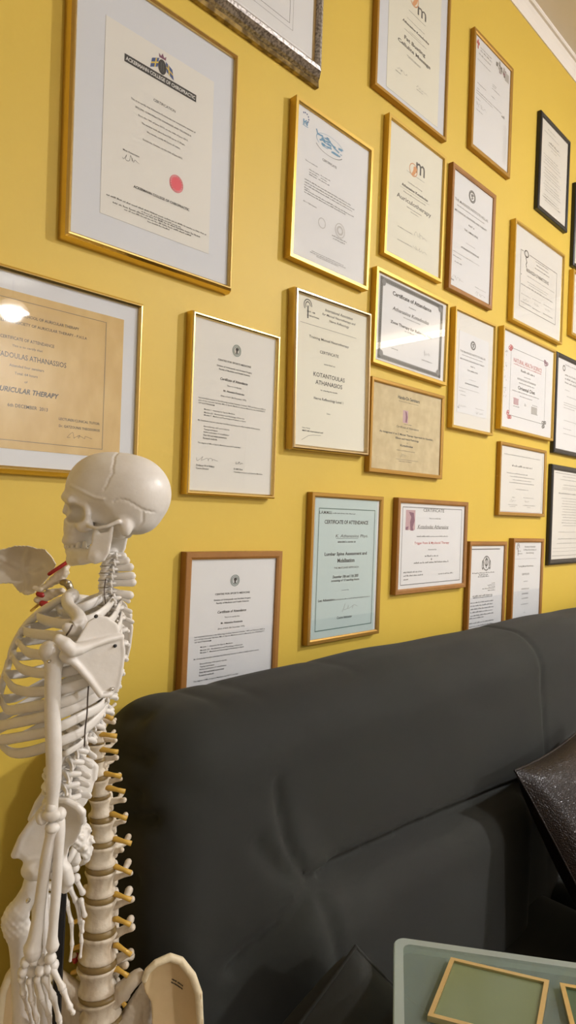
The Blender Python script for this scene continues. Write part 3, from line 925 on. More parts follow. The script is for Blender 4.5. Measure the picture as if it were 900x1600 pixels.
def ornate_border(p, x0, y0, x1, y1, wd, c):
    a = wd/p.w; b = wd/p.h
    p.rect((x0+x1)/2, y0+b/2, x1-x0, b, c); p.rect((x0+x1)/2, y1-b/2, x1-x0, b, c)
    p.rect(x0+a/2, (y0+y1)/2, a, y1-y0, c); p.rect(x1-a/2, (y0+y1)/2, a, y1-y0, c)
    n = 34
    for i in range(n):
        t = (i+.5)/n
        for X, Y in ((x0+a*.5, y0+(y1-y0)*t), (x1-a*.5, y0+(y1-y0)*t), (x0+(x1-x0)*t, y0+b*.5), (x0+(x1-x0)*t, y1-b*.5)):
            p.disc(X, Y, a*.30, b*.30, 'n', .5, 8)
    for X in (x0, x1):
        for Y in (y0, y1): p.disc(X + (a if X == x0 else -a)*1.15, Y + (b if Y == y0 else -b)*1.15, a*.7, b*.7, c, 0, 10)
def marks(n, p):
    if n == 'F1': emblem_crest(p, .49, .093); seal(p, .655, .683, .066, .048)
    if n == 'F2': p.box(.028, .052, .905, .946, .0006, 'n')
    if n in ('F4', 'F24'): roundel(p, .5, .135, .052, .036)
    if n == 'F5':
        for k in range(7): a = 2.2 - k*.55; p.disc(.105 + .042*math.cos(a), .062 - .032*math.sin(a), .008, .006, 'd', 0, 6)
        p.stroke([(.085,.08),(.088,.11)],.003,'b'); p.stroke([(.12,.078),(.10,.092),(.13,.108),(.135,.085)],.0025,'b'); p.rect(.108, .118, .07, .004, 'b')
        p.disc(.44, .135, .19, .055, 'b', .965, 24, .04, .60); p.disc(.43, .165, .19, .052, 'n', .95, 22, .55, .95)
        for k in range(26):
            xx = .30 + .30*p.rnd.random(); yy = .10 + .08*p.rnd.random(); p.rect(xx, yy, .02 + .06*p.rnd.random(), .004 + .012*p.rnd.random(), 'b')
        p.stroke([(.25,.09),(.27,.115),(.33,.11),(.35,.13),(.30,.145)],.003,'b'); p.stroke([(.38,.13),(.44,.12),(.50,.14),(.56,.15)],.003,'b')
        p.disc(.62, .688, .07, .052, 'e', .88); p.disc(.62, .688, .045, .033, 'e', .6); p.disc(.37, .70, .05, .036, 'e', .85)
    if n in ('F6', 'F22'): antenna(p, .145, .055, 1)
    if n == 'F7': swirl(p, .455, .245, .085, .055)
    if n == 'F8': swirl(p, .44, .255, .075, .052)
    if n == 'F9': ornate_border(p, .035, .02, .985, .985, .0105, 'h')
    if n == 'F10':
        p.rect(.455, .33, .075, .155, 'l'); p.lift(); p.poly([(.45, .26), (.47, .27), (.485, .33), (.475, .40), (.455, .395), (.46, .33)], 'f')
    if n in ('F11', 'F12'): snake_roundel(p, .46, .125, .085, .055)
    if n == 'F13':
        p.box(.125, .235, .885, .83, .0016, 'n'); p.rect(.235, .245, .12, .03, 'w')
        p.disc(.235, .245, .045, .04, 'k', .7, 14); p.stroke([(.235, .27), (.225, .30), (.245, .33), (.23, .36), (.24, .385)], .003, 'k')
        p.disc(.145, .49, .006, .006, 'k', 0, 6)
    if n == 'F14':
        p.box(.15, .15, .845, .86, .0012, 'n')
        for X, Y, c in ((.15, .15, 'r'), (.845, .15, 'f'), (.15, .86, 'r'), (.845, .86, 'k')):
            for k in range(5): p.disc(X + p.rnd.uniform(-.03, .03), Y + p.rnd.uniform(-.03, .03), .022, .02, c, .55, 10)
        p.rect(.27, .70, .09, .07, 'l'); p.rect(.63, .74, .12, .08, 'p')
        for k in range(24): p.disc(.03 + .06*p.rnd.random(), .2 + .5*p.rnd.random(), .008, .006, 'p', .5, 6)
    if n == 'F15':
        p.rect(.075, .065, .026, .085, 'r'); p.rect(.075, .055, .075, .026, 'r')
        for k in range(22): p.rect(.58 + .3*p.rnd.random(), .03 + .085*p.rnd.random(), .03 + .03*p.rnd.random(), .02 + .03*p.rnd.random(), p.rnd.choice('knkpf'))
        p.rect(.90, .10, .12, .08, 'p')
        for k in range(26): p.line(.89 + .02*p.rnd.random(), .57 + .014*k, .10 if k % 4 else .06, .006, 'p')
    if n == 'F17': p.disc(.18, .09, .04, .035, 'k', .6, 12)
    if n == 'F18': p.rect(.015, .5, .006, .9, 'l'); p.rect(.965, .5, .004, .9, 'n')
    if n == 'F20':
        p.box(.045, .045, .955, .955, .0016, 'n'); p.rect(.155, .195, .135, .235, 'l')
        p.lift(); p.poly([(.13, .10), (.20, .11), (.215, .20), (.19, .28), (.205, .32), (.16, .32), (.15, .22), (.165, .16)], 'f')
        p.poly([(.09, .28), (.13, .27), (.12, .315), (.09, .31)], 'f')
    if n == 'F21': 
        p.disc(.47, .175, .11, .075, 'n', .85, 22); p.disc(.47, .165, .055, .042, 'n', .65, 16); p.rect(.47, .17, .02, .11, 'k')
        for k in (-1, 1): p.disc(.47 + .105*k, .19, .03, .05, 'n', .6, 12)
    if n == 'F22': p.disc(.78, .93, .10, .06, 'e', .8, 20)
    if n == 'F23': p.box(.055, .075, .955, .945, .0018, 'g')
    if n == 'F3': p.box(.12, .12, .86, .895, .0008, 'n'); p.box(.10, .10, .88, .925, .0005, 'n')

DOC['F22'] = [(t, x, y, w*.62, h*.5, o) if t in ('KOTANTOULAS', 'ATHANASIOS', 'Nerve Reflexology Level 1') else (t, x, y, w, h, o) for t, x, y, w, h, o in DOC['F6'] if t != '#stroke']
# profile: (inward from the outer edge, out from the wall), as shares of rail width and of depth
PROF = {
 'flat':  [(0, 0), (0, .96), (.06, 1), (.80, 1), (1, .86), (1, .2)],
 'bevel': [(0, 0), (0, .42), (.25, .78), (.55, .98), (.75, 1), (1, .86), (1, .2)],
 'round': [(0, 0), (0, .72), (.10, .90), (.32, 1), (.62, 1), (.86, .88), (1, .70), (1, .2)],
 'wood':  [(0, 0), (0, .93), (.10, 1), (.70, 1), (1, .88), (1, .2)],
 'ornate':[(0, 0), (0, .30), (.14, .42), (.20, .38), (.26, .62), (.45, .95), (.62, 1), (.74, .90), (.80, .72), (.86, .76), (.92, .70), (1, .52), (1, .15)],
}
SPEC = {  # id: depth, profile, metal, paper, mount board, document, label
 'F1': (.021, 'bevel', 'gold', 'paper_warm', 1, 'F1', 'large gold framed certificate with black banner, crest and red seal on grey mount'),
 'F2': (.020, 'bevel', 'gold', 'paper_tan', 1, 'F2', 'gold framed tan parchment certificate on grey mount, behind and above the skull'),
 'F3': (.030, 'ornate', 'silver', 'paper_white', 0, None, 'ornate antiqued silver picture frame cut off by the top edge'),
 'F4': (.019, 'round', 'gold', 'paper_warm', 0, 'F4', 'narrow gold framed sports medicine certificate with two signatures below'),
 'F5': (.018, 'flat', 'satin', 'paper_white', 0, 'F5', 'gold framed white certificate with blue logos and pale embossed seals'),
 'F6': (.022, 'round', 'champagne', 'paper_cream', 0, 'F6', 'champagne gold framed neurotherapy certificate with large name and antenna logo, hung slightly tilted'),
 'F7': (.014, 'flat', 'oldgold', 'paper_cream', 1, 'F7', 'gold framed cream cellulite massage certificate cut off by the top edge'),
 'F8': (.015, 'flat', 'satin', 'paper_cream', 0, 'F8', 'gold framed cream auriculotherapy certificate with orange swirl logo'),
 'F9': (.015, 'flat', 'satin', 'paper_white', 1, 'F9', 'gold framed landscape certificate with wide grey ornamental border'),
 'F10': (.014, 'wood', 'oldgold', 'paper_parch', 0, 'F10', 'brownish gold framed parchment certificate with small brown picture'),
 'F11': (.014, 'wood', 'wood', 'paper_white', 0, 'F11', 'wooden framed white certificate with dark round snake emblem filling the frame'),
 'F12': (.016, 'flat', 'satin', 'paper_white', 1, 'F11', 'gold framed small certificate with round emblem on wide pale mount'),
 'F13': (.017, 'flat', 'satin', 'paper_warm', 0, 'F13', 'gold framed wide certificate with thin black rectangular border and three signatures'),
 'F14': (.017, 'flat', 'satin', 'paper_white', 0, 'F14', 'gold framed wide certificate with red corner rosettes and red heading'),
 'F15': (.013, 'wood', 'oldgold', 'paper_white', 0, 'F15', 'gold framed white letter with red cross logo below the cornice'),
 'F16': (.014, 'round', 'black', 'paper_warm', 0, 'F16', 'black framed certificate hung highest at the right, below the cornice'),
 'F17': (.014, 'round', 'black', 'paper_white', 0, 'F17', 'upper black framed document cut off by the right edge, above another black frame'),
 'F18': (.013, 'wood', 'oldgold', 'paper_warm', 0, 'F18', 'small brownish gold framed landscape certificate with thin ruled edges'),
 'F19': (.014, 'round', 'black', 'paper_warm', 0, 'F19', 'lower black framed text-filled certificate cut off by the right edge'),
 'F20': (.015, 'wood', 'wood', 'paper_white', 0, 'F20', 'wooden framed landscape certificate with maroon figure picture and red line of writing'),
 'F21': (.014, 'wood', 'wood', 'paper_white', 0, 'F21', 'wooden framed letter with wreath emblem, foot hidden by the sofa'),
 'F22': (.016, 'wood', 'wood', 'paper_white', 0, 'F22', 'wooden framed certificate with antenna logo, foot hidden by the sofa'),
 'F23': (.015, 'wood', 'oldgold', 'paper_blue', 1, 'F23', 'brownish gold framed pale blue certificate with dark green border'),
 'F24': (.016, 'wood', 'wood', 'paper_white', 0, 'F4', 'wooden framed sports medicine certificate standing just above the sofa back'),
 'F25': (.016, 'flat', 'satin', 'paper_warm', 0, None, 'gold frame whose left edge alone shows at the right'),
 'F26': (.014, 'round', 'black', 'paper_warm', 0, None, 'black frame whose left edge alone shows at the upper right'),
}
def build_frame(n):
    x, z, w, h, a, rail, pr = FR[n]
    dep, prof, mt, pm, mount, doc, label = SPEC[n]
    k = (WY - dep)/.84233
    x, z, w, h = x*k, z*k, w*k, h*k
    root = empty('framed_certificate' if n not in ('F3',) else 'picture_frame', (x, WY, H + z), label, 'picture frame', 'framed certificates on the yellow wall')
    root.rotation_euler = (0, -a, 0)
    pf = [(t*rail, d*dep) for t, d in PROF[prof]] + [(rail, .001)]
    pf[0] = (0, .0005)
    sg = [(-1, 1), (1, 1), (1, -1), (-1, -1)]
    for s in range(4):
        (ax_, az_), (bx_, bz_) = sg[s], sg[(s+1) % 4]
        q = MB()
        q.grid([[(ax_*(w/2-t), -d, az_*(h/2-t)) for t, d in pf], [(bx_*(w/2-t), -d, bz_*(h/2-t)) for t, d in pf]], closed=True, caps=True)
        ms = [M[mt]]
        if n == 'F3':
            ms = [M['silver'], M['silver_edge'], M['champagne']]
            for i in range(len(q.f)):
                j = i % len(pf)
                q.mi[i] = 1 if j in (0, 1, 2) else (2 if j in (8, 9, 10, 11) else 0)
        q.build('rail', ms, root)
    iw, ih = w - 2*rail + .002, h - 2*rail + .002
    q = MB(); q.box((-iw/2, -(dep*.18), -ih/2), (iw/2, -.001, ih/2)); q.build('backing_board', M['board'], root)
    yp = -(dep*.66)
    if mount:
        q = MB(); q.box((-iw/2, yp, -ih/2), (iw/2, yp + .0012, ih/2)); q.build('mount', M[{'F12': 'paper_warm', 'F9': 'paper_white', 'F23': 'paper_white'}.get(n, 'mat_grey')], root)
        yp -= .0006
    pw, ph = pr[2]*k, pr[3]*k
    if not mount: pw, ph = iw, ih
    q = MB(); q.box((-pw/2, 0, -ph/2), (pw/2, .0005, ph/2))
    paper = q.build('paper', M[pm], root); paper.location = (pr[0]*k, yp, pr[1]*k)
    p = Print(pr[2]*k, pr[3]*k, int(n[1:]))
    if doc: p.doc(DOC[doc])
    marks(n, p)
    if p.q.f: p.q.build('lettering', INKM, paper)
    q = MB(); yg = -(dep*.80); q.box((-iw/2, yg, -ih/2), (iw/2, yg + .0008, ih/2)); q.build('glass_pane', M['glass'], root)
for n in FR: build_frame(n)
# ------------------------------------------------------------------ sofa
def groove(x, y, pts, sig, amp): return amp*np.exp(-(seg2(x, y, pts)/sig)**2)
def sofa_back(x, y, z):
    up = rbox(x, y, z, (.408, .600, -1.0), (2.75, .815, -.252), .088)
    lean = .035*np.clip((-.30 - z)/.5, 0, 1)                       # lower part comes forward
    up = np.minimum(up, rbox(x, y + lean, z, (.408, .600, -1.0), (2.75, .815, -.30), .06) + .004)
    zt = z + .03*(x-.64)/.5*.9
    lum = rbox(x, y, zt, (.60, .540, -.90), (1.295, .74, -.500), .075)
    lum2 = rbox(x, y, z, (1.47, .548, -.90), (2.75, .74, -.497), .065)
    s = np.clip((.74 - x)/.14, 0, 1); s = s*s*(3-2*s)
    k = .012 + .13*s
    f = smin(up, lum, k); f = smin(f, lum2, .012)
    front = np.clip((.72 - y)/.05, 0, 1)
    # crease between upper and lower cushion, ending in a pinch
    g = groove(x, z, [(.66, -.498), (.74, -.506), (.9, -.516), (1.16, -.535), (1.34, -.548)], .0085, .022)
    for P, sg, am in (([(.632, -.492), (.608, -.45), (.598, -.40), (.594, -.36)], .009, .009), ([(.625, -.488), (.585, -.465), (.555, -.425)], .012, .006),
                      ([(.67, -.499), (.630, -.492)], .009, .016), ([(.630, -.494), (.57, -.528), (.51, -.556)], .011, .010), ([(.636, -.498), (.645, -.55), (.656, -.62)], .012, .008)):
        g = np.maximum(g, groove(x, z, P, sg, am))
    f = f + front*(g + .005*np.exp(-(((x-.632)/.045)**2 + ((z+.492)/.045)**2)))
    f = f + groove(x, y*0 + z*0 + 0*x, [(1.405, 0), (1.405, .001)], .006, .006)*np.clip((-.25 - z)/-.3 + 2, 0, 1)
    # pleats gathered on the left end
    end = np.clip((.52 - x)/.06, 0, 1)
    for a, b, am in (((.80, -.318), (.66, -.305), .012), ((.80, -.352), (.66, -.345), .012), ((.79, -.41), (.635, -.365), .016), ((.78, -.47), (.65, -.44), .009), ((.76, -.285), (.70, -.270), .007)):
        f = f + end*groove(y, z, [a, b], .009, am)
    top = np.clip((z + .30)/.03, 0, 1)
    for xx, am in ((.52, .003), (.585, .0025), (.80, .002)):
        f = f + top*groove(x, y, [(xx, .78), (xx + .02, .66)], .010, am)
    f = f + .0022*np.sin(9*x + 2*z)*np.sin(11*z + 1.3) + .0012*np.sin(23*x + 5)*np.sin(17*z + 3*x)
    return f
sofa = empty('sofa', (1.5, .35, 0), 'charcoal grey fabric sofa with high padded back below the certificates', 'sofa')
def sofa_part(name, fn, lo, hi, h, sm=2):
    pos, F = nets(fn, lo, hi, h); pos = relax(pos, F, sm)
    pos = pos + np.array([0, 0, H]) - np.array([1.5, .35, 0])
    return link(name, np_mesh(name, pos, F), M['sofa'], sofa, True)
sofa_part('backrest', sofa_back, (.38, .51, -1.02), (2.78, .85, -.22), .0072)
def seat_fn(x0, x1):
    def fn(x, y, z):
        return rbox(x, y, z, (x0, -.04, -1.02), (x1, .64, -.80), .05) - .008*np.cos((x-(x0+x1)/2)*3)*np.cos((y-.3)*4) + .001*np.sin(20*x)*np.sin(18*y)
    return fn
sofa_part('seat_cushion', seat_fn(.425, 1.405), (.385, -.08, -1.05), (1.45, .68, -.76), .014)
sofa_part('seat_cushion', seat_fn(1.408, 2.75), (1.37, -.08, -1.05), (2.79, .68, -.76), .014)
q = MB(); q.box((.42-1.5, -.02-.35, .10), (2.74-1.5, .81-.35, .26)); q.build('base', M['sofa'], sofa)
for fx in (.50, 1.6, 2.66):
    for fy in (.06, .74):
        q = MB(); q.tube([(fx-1.5, fy-.35, .001), (fx-1.5, fy-.35, .105)], [.022, .028], 12, rounded=False); q.build('foot', M['cabinet'], sofa)

# ------------------------------------------------------------------ cushions
def pillow(name, A, e1, e2, thick, mt, label, cat, puff=.45, n=26):
    """A = corner, e1 and e2 = edge vectors; a stuffed square with drawn-out corners and a seam"""
    A, e1, e2 = Vector(A), Vector(e1), Vector(e2)
    nrm = e1.cross(e2).normalized()
    root = empty(name, A + e1*.5 + e2*.5, label, cat)
    c = A + e1*.5 + e2*.5
    q = MB()
    def pt(i, j, sgn):
        a = 2*i/n - 1; b = 2*j/n - 1
        ea = a*(1 - .055*(1-b*b)); eb = b*(1 - .055*(1-a*a))     # sides drawn in between the corners
        t = max(0, (1 - abs(a)**2.2)*(1 - abs(b)**2.2))**puff
        t += .05*math.sin(5*a + 2*b)*math.sin(4*b + 1)*(1-a*a)*(1-b*b)
        return e1*.5*ea + e2*.5*eb + nrm*(sgn*thick/2*t)
    for sgn in (1, -1):
        rows = [[pt(i, j, sgn) for j in range(n+1)] for i in range(n+1)]
        if sgn < 0: rows = rows[::-1]
        q.grid(rows)
    q.build('cover', mt, root, True)
    edge = [pt(i, 0, 0) for i in range(n)] + [pt(n, j, 0) for j in range(n)] + [pt(n-i, n, 0) for i in range(n)] + [pt(0, n-j, 0) for j in range(n+1)]
    q = MB(); q.tube(edge, .0022, 6); q.build('piping', mt, root, True)
    return root
pillow('leather_cushion', (1.112, .520, H-.452), (.40, .015, .010), (.060, -.185, -.340), .13, M['croc'],
       'dark brown crocodile leather cushion leaning on the sofa back', 'cushion')
pillow('fabric_cushion', (.585, .456, H-.497), (-.184, .038, -.127), (.146, -.054, -.150), .12, M['sofa'],
       'small charcoal grey fabric cushion on the sofa beside the glass table', 'cushion')

# ------------------------------------------------------------------ glass table with two coasters
TZ = H - .50
ta = Vector((.813, .583, 0)).normalized(); tb = Vector((ta.y, -ta.x, 0))
tc1 = Vector((.637, .440, 0))                                # far left corner
TL, TW = .60, .95
def tp(s, t): return tc1 - ta*s + tb*t                        # s towards the viewer, t to the right
def rounded_rect(s0, s1, t0, t1, r, k=8):
    P = []
    for cs, ct, a0 in ((s1-r, t1-r, 0), (s0+r, t1-r, 90), (s0+r, t0+r, 180), (s1-r, t0+r, 270)):
        for i in range(k+1):
            a = math.radians(a0 + 90*i/k); P.append((cs + r*math.cos(a), ct + r*math.sin(a)))
    return P
troot = empty('glass_table', (*tp(TL/2, TW/2).xy, 0), 'glass topped side table reaching over the sofa seat', 'table')
def trel(v): return Vector(v) - Vector((*tp(TL/2, TW/2).xy, 0))
q = MB()
o0 = rounded_rect(0, TL, 0, TW, .014); o1 = rounded_rect(.0012, TL-.0012, .0012, TW-.0012, .013); o2 = rounded_rect(.011, TL-.011, .011, TW-.011, .010)
ring = lambda P, z: [trel((*tp(s, t).xy, z)) for s, t in P]
rows = [ring(o2, TZ-.010), ring(o1, TZ-.010), ring(o0, TZ-.0085), ring(o0, TZ-.0015), ring(o1, TZ), ring(o2, TZ)]
top = MB(); top.grid(rows[::-1], closed=True)
top.build('bevelled_edge', M['glass_edge'], troot)
top = MB(); top.poly(rows[-1]); top.poly(rows[0][::-1]); top.build('glass_top', M['table_glass'], troot)
for t in (.03, TW-.03):
    q = MB(); a = tp(TL-.03, t)
    q.tube([trel((a.x, a.y, .012)), trel((a.x, a.y, TZ-.0101))], .016, 14, rounded=False); q.build('leg', M['chrome'], troot)
    q = MB(); b = tp(TL-.26, t)
    q.tube([trel((a.x, a.y, .012)), trel((b.x, b.y, .012))], .0115, 10, rounded=False); q.build('foot', M['chrome'], troot)
def coaster(A, B, D, mt, label):
    A, B, D = Vector(A), Vector(B), Vector(D)
    e1, e2 = B - A, D - A
    root = empty('coaster', (*(A + e1*.5 + e2*.5).xy, TZ + .0002), label, 'coaster', 'gold rimmed coasters')
    L1, L2 = e1.length, e2.length; x, y = e1.normalized(), e2.normalized()
    rel = lambda a, b, z: x*(a - L1/2) + y*(b - L2/2) + Vector((0, 0, z))
    q = MB(); q.grid([[rel(.003, .003, z), rel(L1-.003, .003, z), rel(L1-.003, L2-.003, z), rel(.003, L2-.003, z)] for z in (0, .0035)], closed=True, caps=True)
    q.build('glass_insert', mt, root)
    cn = [(0, 0), (L1, 0), (L1, L2), (0, L2)]; inn = [(.0048, .0048), (L1-.0048, .0048), (L1-.0048, L2-.0048), (.0048, L2-.0048)]
    for s in range(4):
        t = (s+1) % 4; q = MB()
        q.grid([[rel(*cn[i], 0), rel(*cn[i], .006), rel(*inn[i], .006), rel(*inn[i], 0)] for i in (s, t)], closed=True, caps=True)
        q.build('rim', M['rim'], root)
coaster((.648, .370, 0), (.696, .279, 0), (.556, .341, 0), M['coaster'], 'gold rimmed square green glass coaster on the glass table, whole width in view')
coaster((.701, .270, 0), (.752, .193, 0), (.629, .226, 0), M['coaster_dark'], 'gold rimmed dark green coaster cut off by the lower right corner')

# ------------------------------------------------------------------ low cabinet that carries the two anatomical models
CBZ = .455
cab = empty('side_cabinet', (.13, .64, 0), 'low dark wooden cabinet between the sofa and the left, carrying the anatomical models', 'cabinet')
q = MB(); q.box((-.30, -.20, .04), (.245, .21, CBZ-.02)); q.build('body', M['cabinet'], cab)
q = MB(); q.box((-.31, -.21, CBZ-.02), (.25, .215, CBZ)); q.build('top', M['cabinet'], cab)
for sx in (-.27, .21):
    for sy in (-.17, .18):
        q = MB(); q.tube([(sx, sy, .001), (sx, sy, .041)], .015, 10, rounded=False); q.build('foot', M['cabinet'], cab)
for sx in (0, 1):
    q = MB(); q.box((-.295 + .27*sx, -.212, .05), (-.03 + .27*sx, -.200, CBZ-.03)); d = q.build('door', M['cabinet'], cab)
    q = MB(); q.sph((-.045 + .04*sx, -.220, .26), .009); q.build('knob', M['chrome'], d)
# ------------------------------------------------------------------ small white anatomical skeleton
skel = empty('anatomical_skeleton', (0, 0, 0), 'small white plastic anatomical skeleton standing in profile before the wall', 'skeleton')
BN = M['bone']
SAG0 = np.array(W(150, 1050, .60))
SAGN = -np.array(CF)*.983 + np.array(CR)*.18; SAGN /= np.linalg.norm(SAGN)
def mir(P):
    P = np.asarray(P, float)
    return P - 2*((P - SAG0) @ SAGN)[:, None]*SAGN
LAT = Vector(SAGN)
def wp(L): return [W(*p) for p in L]
def mp_(L): return [Vector(p) for p in mir([tuple(W(*p)) for p in L])]

def skull_fn(x, y, z):
    za = abs(z)
    f = smin(ellip(x, y, z, (199, 772, 0), (68, 62, 58)), ellip(x, y, z, (158, 767, 0), (54, 57, 48)), 24)
    f = smax(f, (y - 800 - (x - 110)*.34)*.94, 7)
    f = smax(f, -ellip(x, y, za, (160, 812, 62), (26, 22, 20)), 10)          # temporal hollow
    f = smin(f, chain(x, y, za, [(107, 776, 0), (110, 777, 20), (124, 782, 41)], [7, 7, 6]), 8)
    f = smin(f, caps(x, y, z, (109, 783, 0), (102, 799, 0), 6, 4.5), 4)
    f = smin(f, ellip(x, y, z, (125, 826, 0), (24, 28, 30)), 8)
    f = smin(f, ellip(x, y, z, (121, 844, 0), (22.5, 12, 28)), 5)
    f = smin(f, ellip(x, y, za, (144, 821, 38), (13, 10, 10)), 6)
    f = smin(f, chain(x, y, za, [(130, 782, 40), (149, 791, 44), (151, 804, 45), (147, 818, 42)], [5, 4.5, 4.5, 5]), 5)
    f = smin(f, chain(x, y, za, [(110, 814, 13), (125, 820, 28), (140, 816, 38)], 4.5), 5)
    f = smin(f, chain(x, y, za, [(202, 812, 40), (194, 834, 20), (172, 832, 12), (160, 824, 12)], [8, 8, 8, 8]), 8)
    f = smax(f, -ellip(x, y, za, (124, 801, 24), (18, 14.5, 15)), 4)
    f = smax(f, -ellip(x, y, za, (132, 803, 39), (14.5, 13.5, 11)), 4)
    f = smin(f, ellip(x, y, z, (119, 802, 0), (15, 20, 9)), 3)          # wall between the orbits
    f = smax(f, -ellip(x, y, z, (99, 820, 0), (7, 12, 8)), 3)
    f = smin(f, chain(x, y, za, [(147, 817, 42), (158, 822, 52), (168, 824, 57), (184, 821, 58), (199, 814, 53)], [4, 3, 2.6, 2.6, 3.4]), 3)
    f = smin(f, ellip(x, y, z, (214, 810, 0), (31, 24, 37)), 10)
    f = smin(f, ellip(x, y, za, (207, 825, 42), (9, 12, 9)), 9)
    f = smax(f, (1 - np.sqrt(((x-152.5)/5.5)**2 + ((y-844)/7.5)**2))*5.5, 2) + 0*z
    sq = np.clip((za - 25)/10, 0, 1)
    f = f + 1.2*np.exp(-(seg2(x + .5*np.sin(y*1.3) + .6*np.sin(y*.37), y, [(186, 700), (188, 722), (190, 742), (184, 757), (179, 767)])/1.5)**2)
    f = f + sq*1.6*np.exp(-(seg2(x, y + .8*np.sin(x), [(193, 784), (203, 781), (213, 783), (224, 790), (234, 797), (250, 801), (263, 797)])/1.5)**2)
    f = f + sq*1.3*np.exp(-(seg2(x, y, [(233, 800), (231, 815), (222, 826)])/1.6)**2)
    f = f - sq*1.8*np.exp(-(seg2(x, y, [(123, 760), (145, 770), (165, 779), (178, 781)])/2.2)**2)
    return f
skull = view_sdf('skull', skull_fn, (88, 700, -66), (274, 858, 66), 1.35, (185, 790, .60), BN, skel, 1)
RAMUS = [(151, 872), (151, 856), (155, 842), (158, 826), (164, 818), (171, 829), (180, 827), (186, 817), (193, 820), (190, 842), (186, 862), (178, 875), (162, 880)]
def mand_fn(x, y, z):
    za = abs(z)
    f = chain(x, y, za, [(164, 866, 45), (140, 870, 34), (121, 872, 16), (115, 872, 0)], [8.5, 10, 10.5, 11])
    f = smin(f, chain(x, y, za, [(150, 862, 38), (130, 862, 28), (113, 861, 11), (110, 861, 0)], 7), 4)
    f = smin(f, ellip(x, y, z, (113, 876, 0), (8, 8, 13)), 4)
    f = smin(f, smax(poly2(x, y, RAMUS) + 2, abs(za - 47) - 3.5, 4), 5)
    return smax(f, (1 - np.sqrt(((x-152.5)/5.5)**2 + ((y-844)/7.5)**2))*5.5, 2)
jaw = view_sdf('mandible', mand_fn, (98, 816, -56), (196, 890, 56), 1.35, (185, 790, .60), BN, skull, 1)
SKM = .60/FPX; SKO = W(185, 790, .60)
def sk(x, y, z): return SKO + (CR*(x-185) - CU*(y-790) - CF*z)*SKM
for row, (y0, y1) in enumerate(((847, 854), (856, 861))):
    for i in range(12):
        a = (i - 5.5)/5.5; zz = 25*math.sin(a*1.35)/math.sin(1.35); xx = 104.5 + 36*(a*a)**.9 + row*2
        q = MB(); q.tube([sk(xx, y0, zz), sk(xx - .6, y1, zz)], [.0021, .0023], 8); q.build('tooth', M['tooth'], skull if row == 0 else jaw, True)

def vertebra(parent, name, c, up, back, side, wr, hr, dr, sl, tl, mt, drop=.3, tback=.5, tdrop=0, lam=True):
    c, up, back, side = Vector(c), Vector(up).normalized(), Vector(back).normalized(), Vector(side).normalized()
    q = MB(); rows = []
    for t, k in ((-1, .55), (-1, .93), (-.86, 1.0), (-.62, .93), (-.25, .81), (.1, .79), (.4, .84), (.7, .95), (.88, 1.0), (1, .93), (1, .55)):
        rows.append([c + up*(hr*t) + side*(wr*k*math.cos(a)) + back*(dr*k*(math.sin(a) if math.sin(a) < 0 else .75*math.sin(a))) for a in [2*math.pi*j/20 for j in range(20)]])
    q.grid(rows, closed=True, caps=True)
    b0 = c + back*dr*.6
    if lam:
        for s in (-1, 1):
            q.tube([b0 + side*(s*wr*.55), b0 + back*dr*.5 + side*(s*wr*.62), b0 + back*dr*1.1 + side*(s*wr*.25)], [hr*.5, hr*.55, hr*.45], 8)
            q.tube([b0 + back*dr*.5 + side*(s*wr*.62) + up*hr*.9, b0 + back*dr*.6 + side*(s*wr*.6) - up*hr*.9], [hr*.32, hr*.36], 8)
    if tl:
        for s in (-1, 1):
            p0 = b0 + side*(s*wr*.5) + up*hr*.1; p1 = b0 + back*(dr*tback) + side*(s*(wr + tl*.5)); p2 = b0 + back*(dr*tback*1.2) + side*(s*(wr + tl)) - up*(hr*tdrop)
            q.tube([p0, p1, p2], [hr*.42, hr*.30, hr*.34], 8, flat=(up, .8))
    if sl:
        p0 = b0 + back*dr*.9; p1 = p0 + back*sl*.6 - up*(sl*drop*.5); p2 = p0 + back*sl - up*(sl*drop)
        q.tube([p0, p1, p2], [hr*.55, hr*.42, hr*.5], 8, flat=(up, .55))
    return q.build(name, mt, parent, True)

px6 = .0006
# neck: bodies and long spinous processes
NECK = [((171, 868), (192, 869), 4), ((168, 878), (197, 876), 6), ((166, 889), (203, 886), 7), ((164, 900), (206, 900), 7), ((163, 911), (207, 910), 7), ((163, 923), (203, 930), 7)]
for (b, t, hr) in NECK:
    c = W(*b, .60); e = W(*t, .60)
    v_ = vertebra(skel, 'vertebra', c, CU, CR, LAT, .0085, .0030, .0062, 0, .004, BN)
    q = MB(); q.tube([c + CR*.004, c*.45 + e*.55, e], [.0042, .0034, .0040], 8, flat=(CU, .8)); q.build('spinous_process', BN, v_, True)
PATH = [(164, 936), (166, 952), (168, 968), (170, 985), (170, 1003), (168, 1022), (163, 1041), (157, 1060), (151, 1079), (146, 1098), (134, 1117), (121, 1136), (107, 1155), (97, 1176), (90, 1198), (86, 1220), (87, 1243)]
for i, (u, v) in enumerate(PATH):
    a = W(*PATH[max(i-1, 0)], .60); b = W(*PATH[min(i+1, len(PATH)-1)], .60)
    up = (a - b).normalized(); back = (CR - up*CR.dot(up)).normalized()
    L = i >= 12
    vertebra(skel, 'vertebra', W(u, v, .60), up, back, LAT, .0095 + .0004*i, .0042 + .00013*i, .0085 + .00028*i, (.0115 if L else .0035 if i > 2 else .009), .0115 if L else .0075, BN, drop=.15 if L else .55)
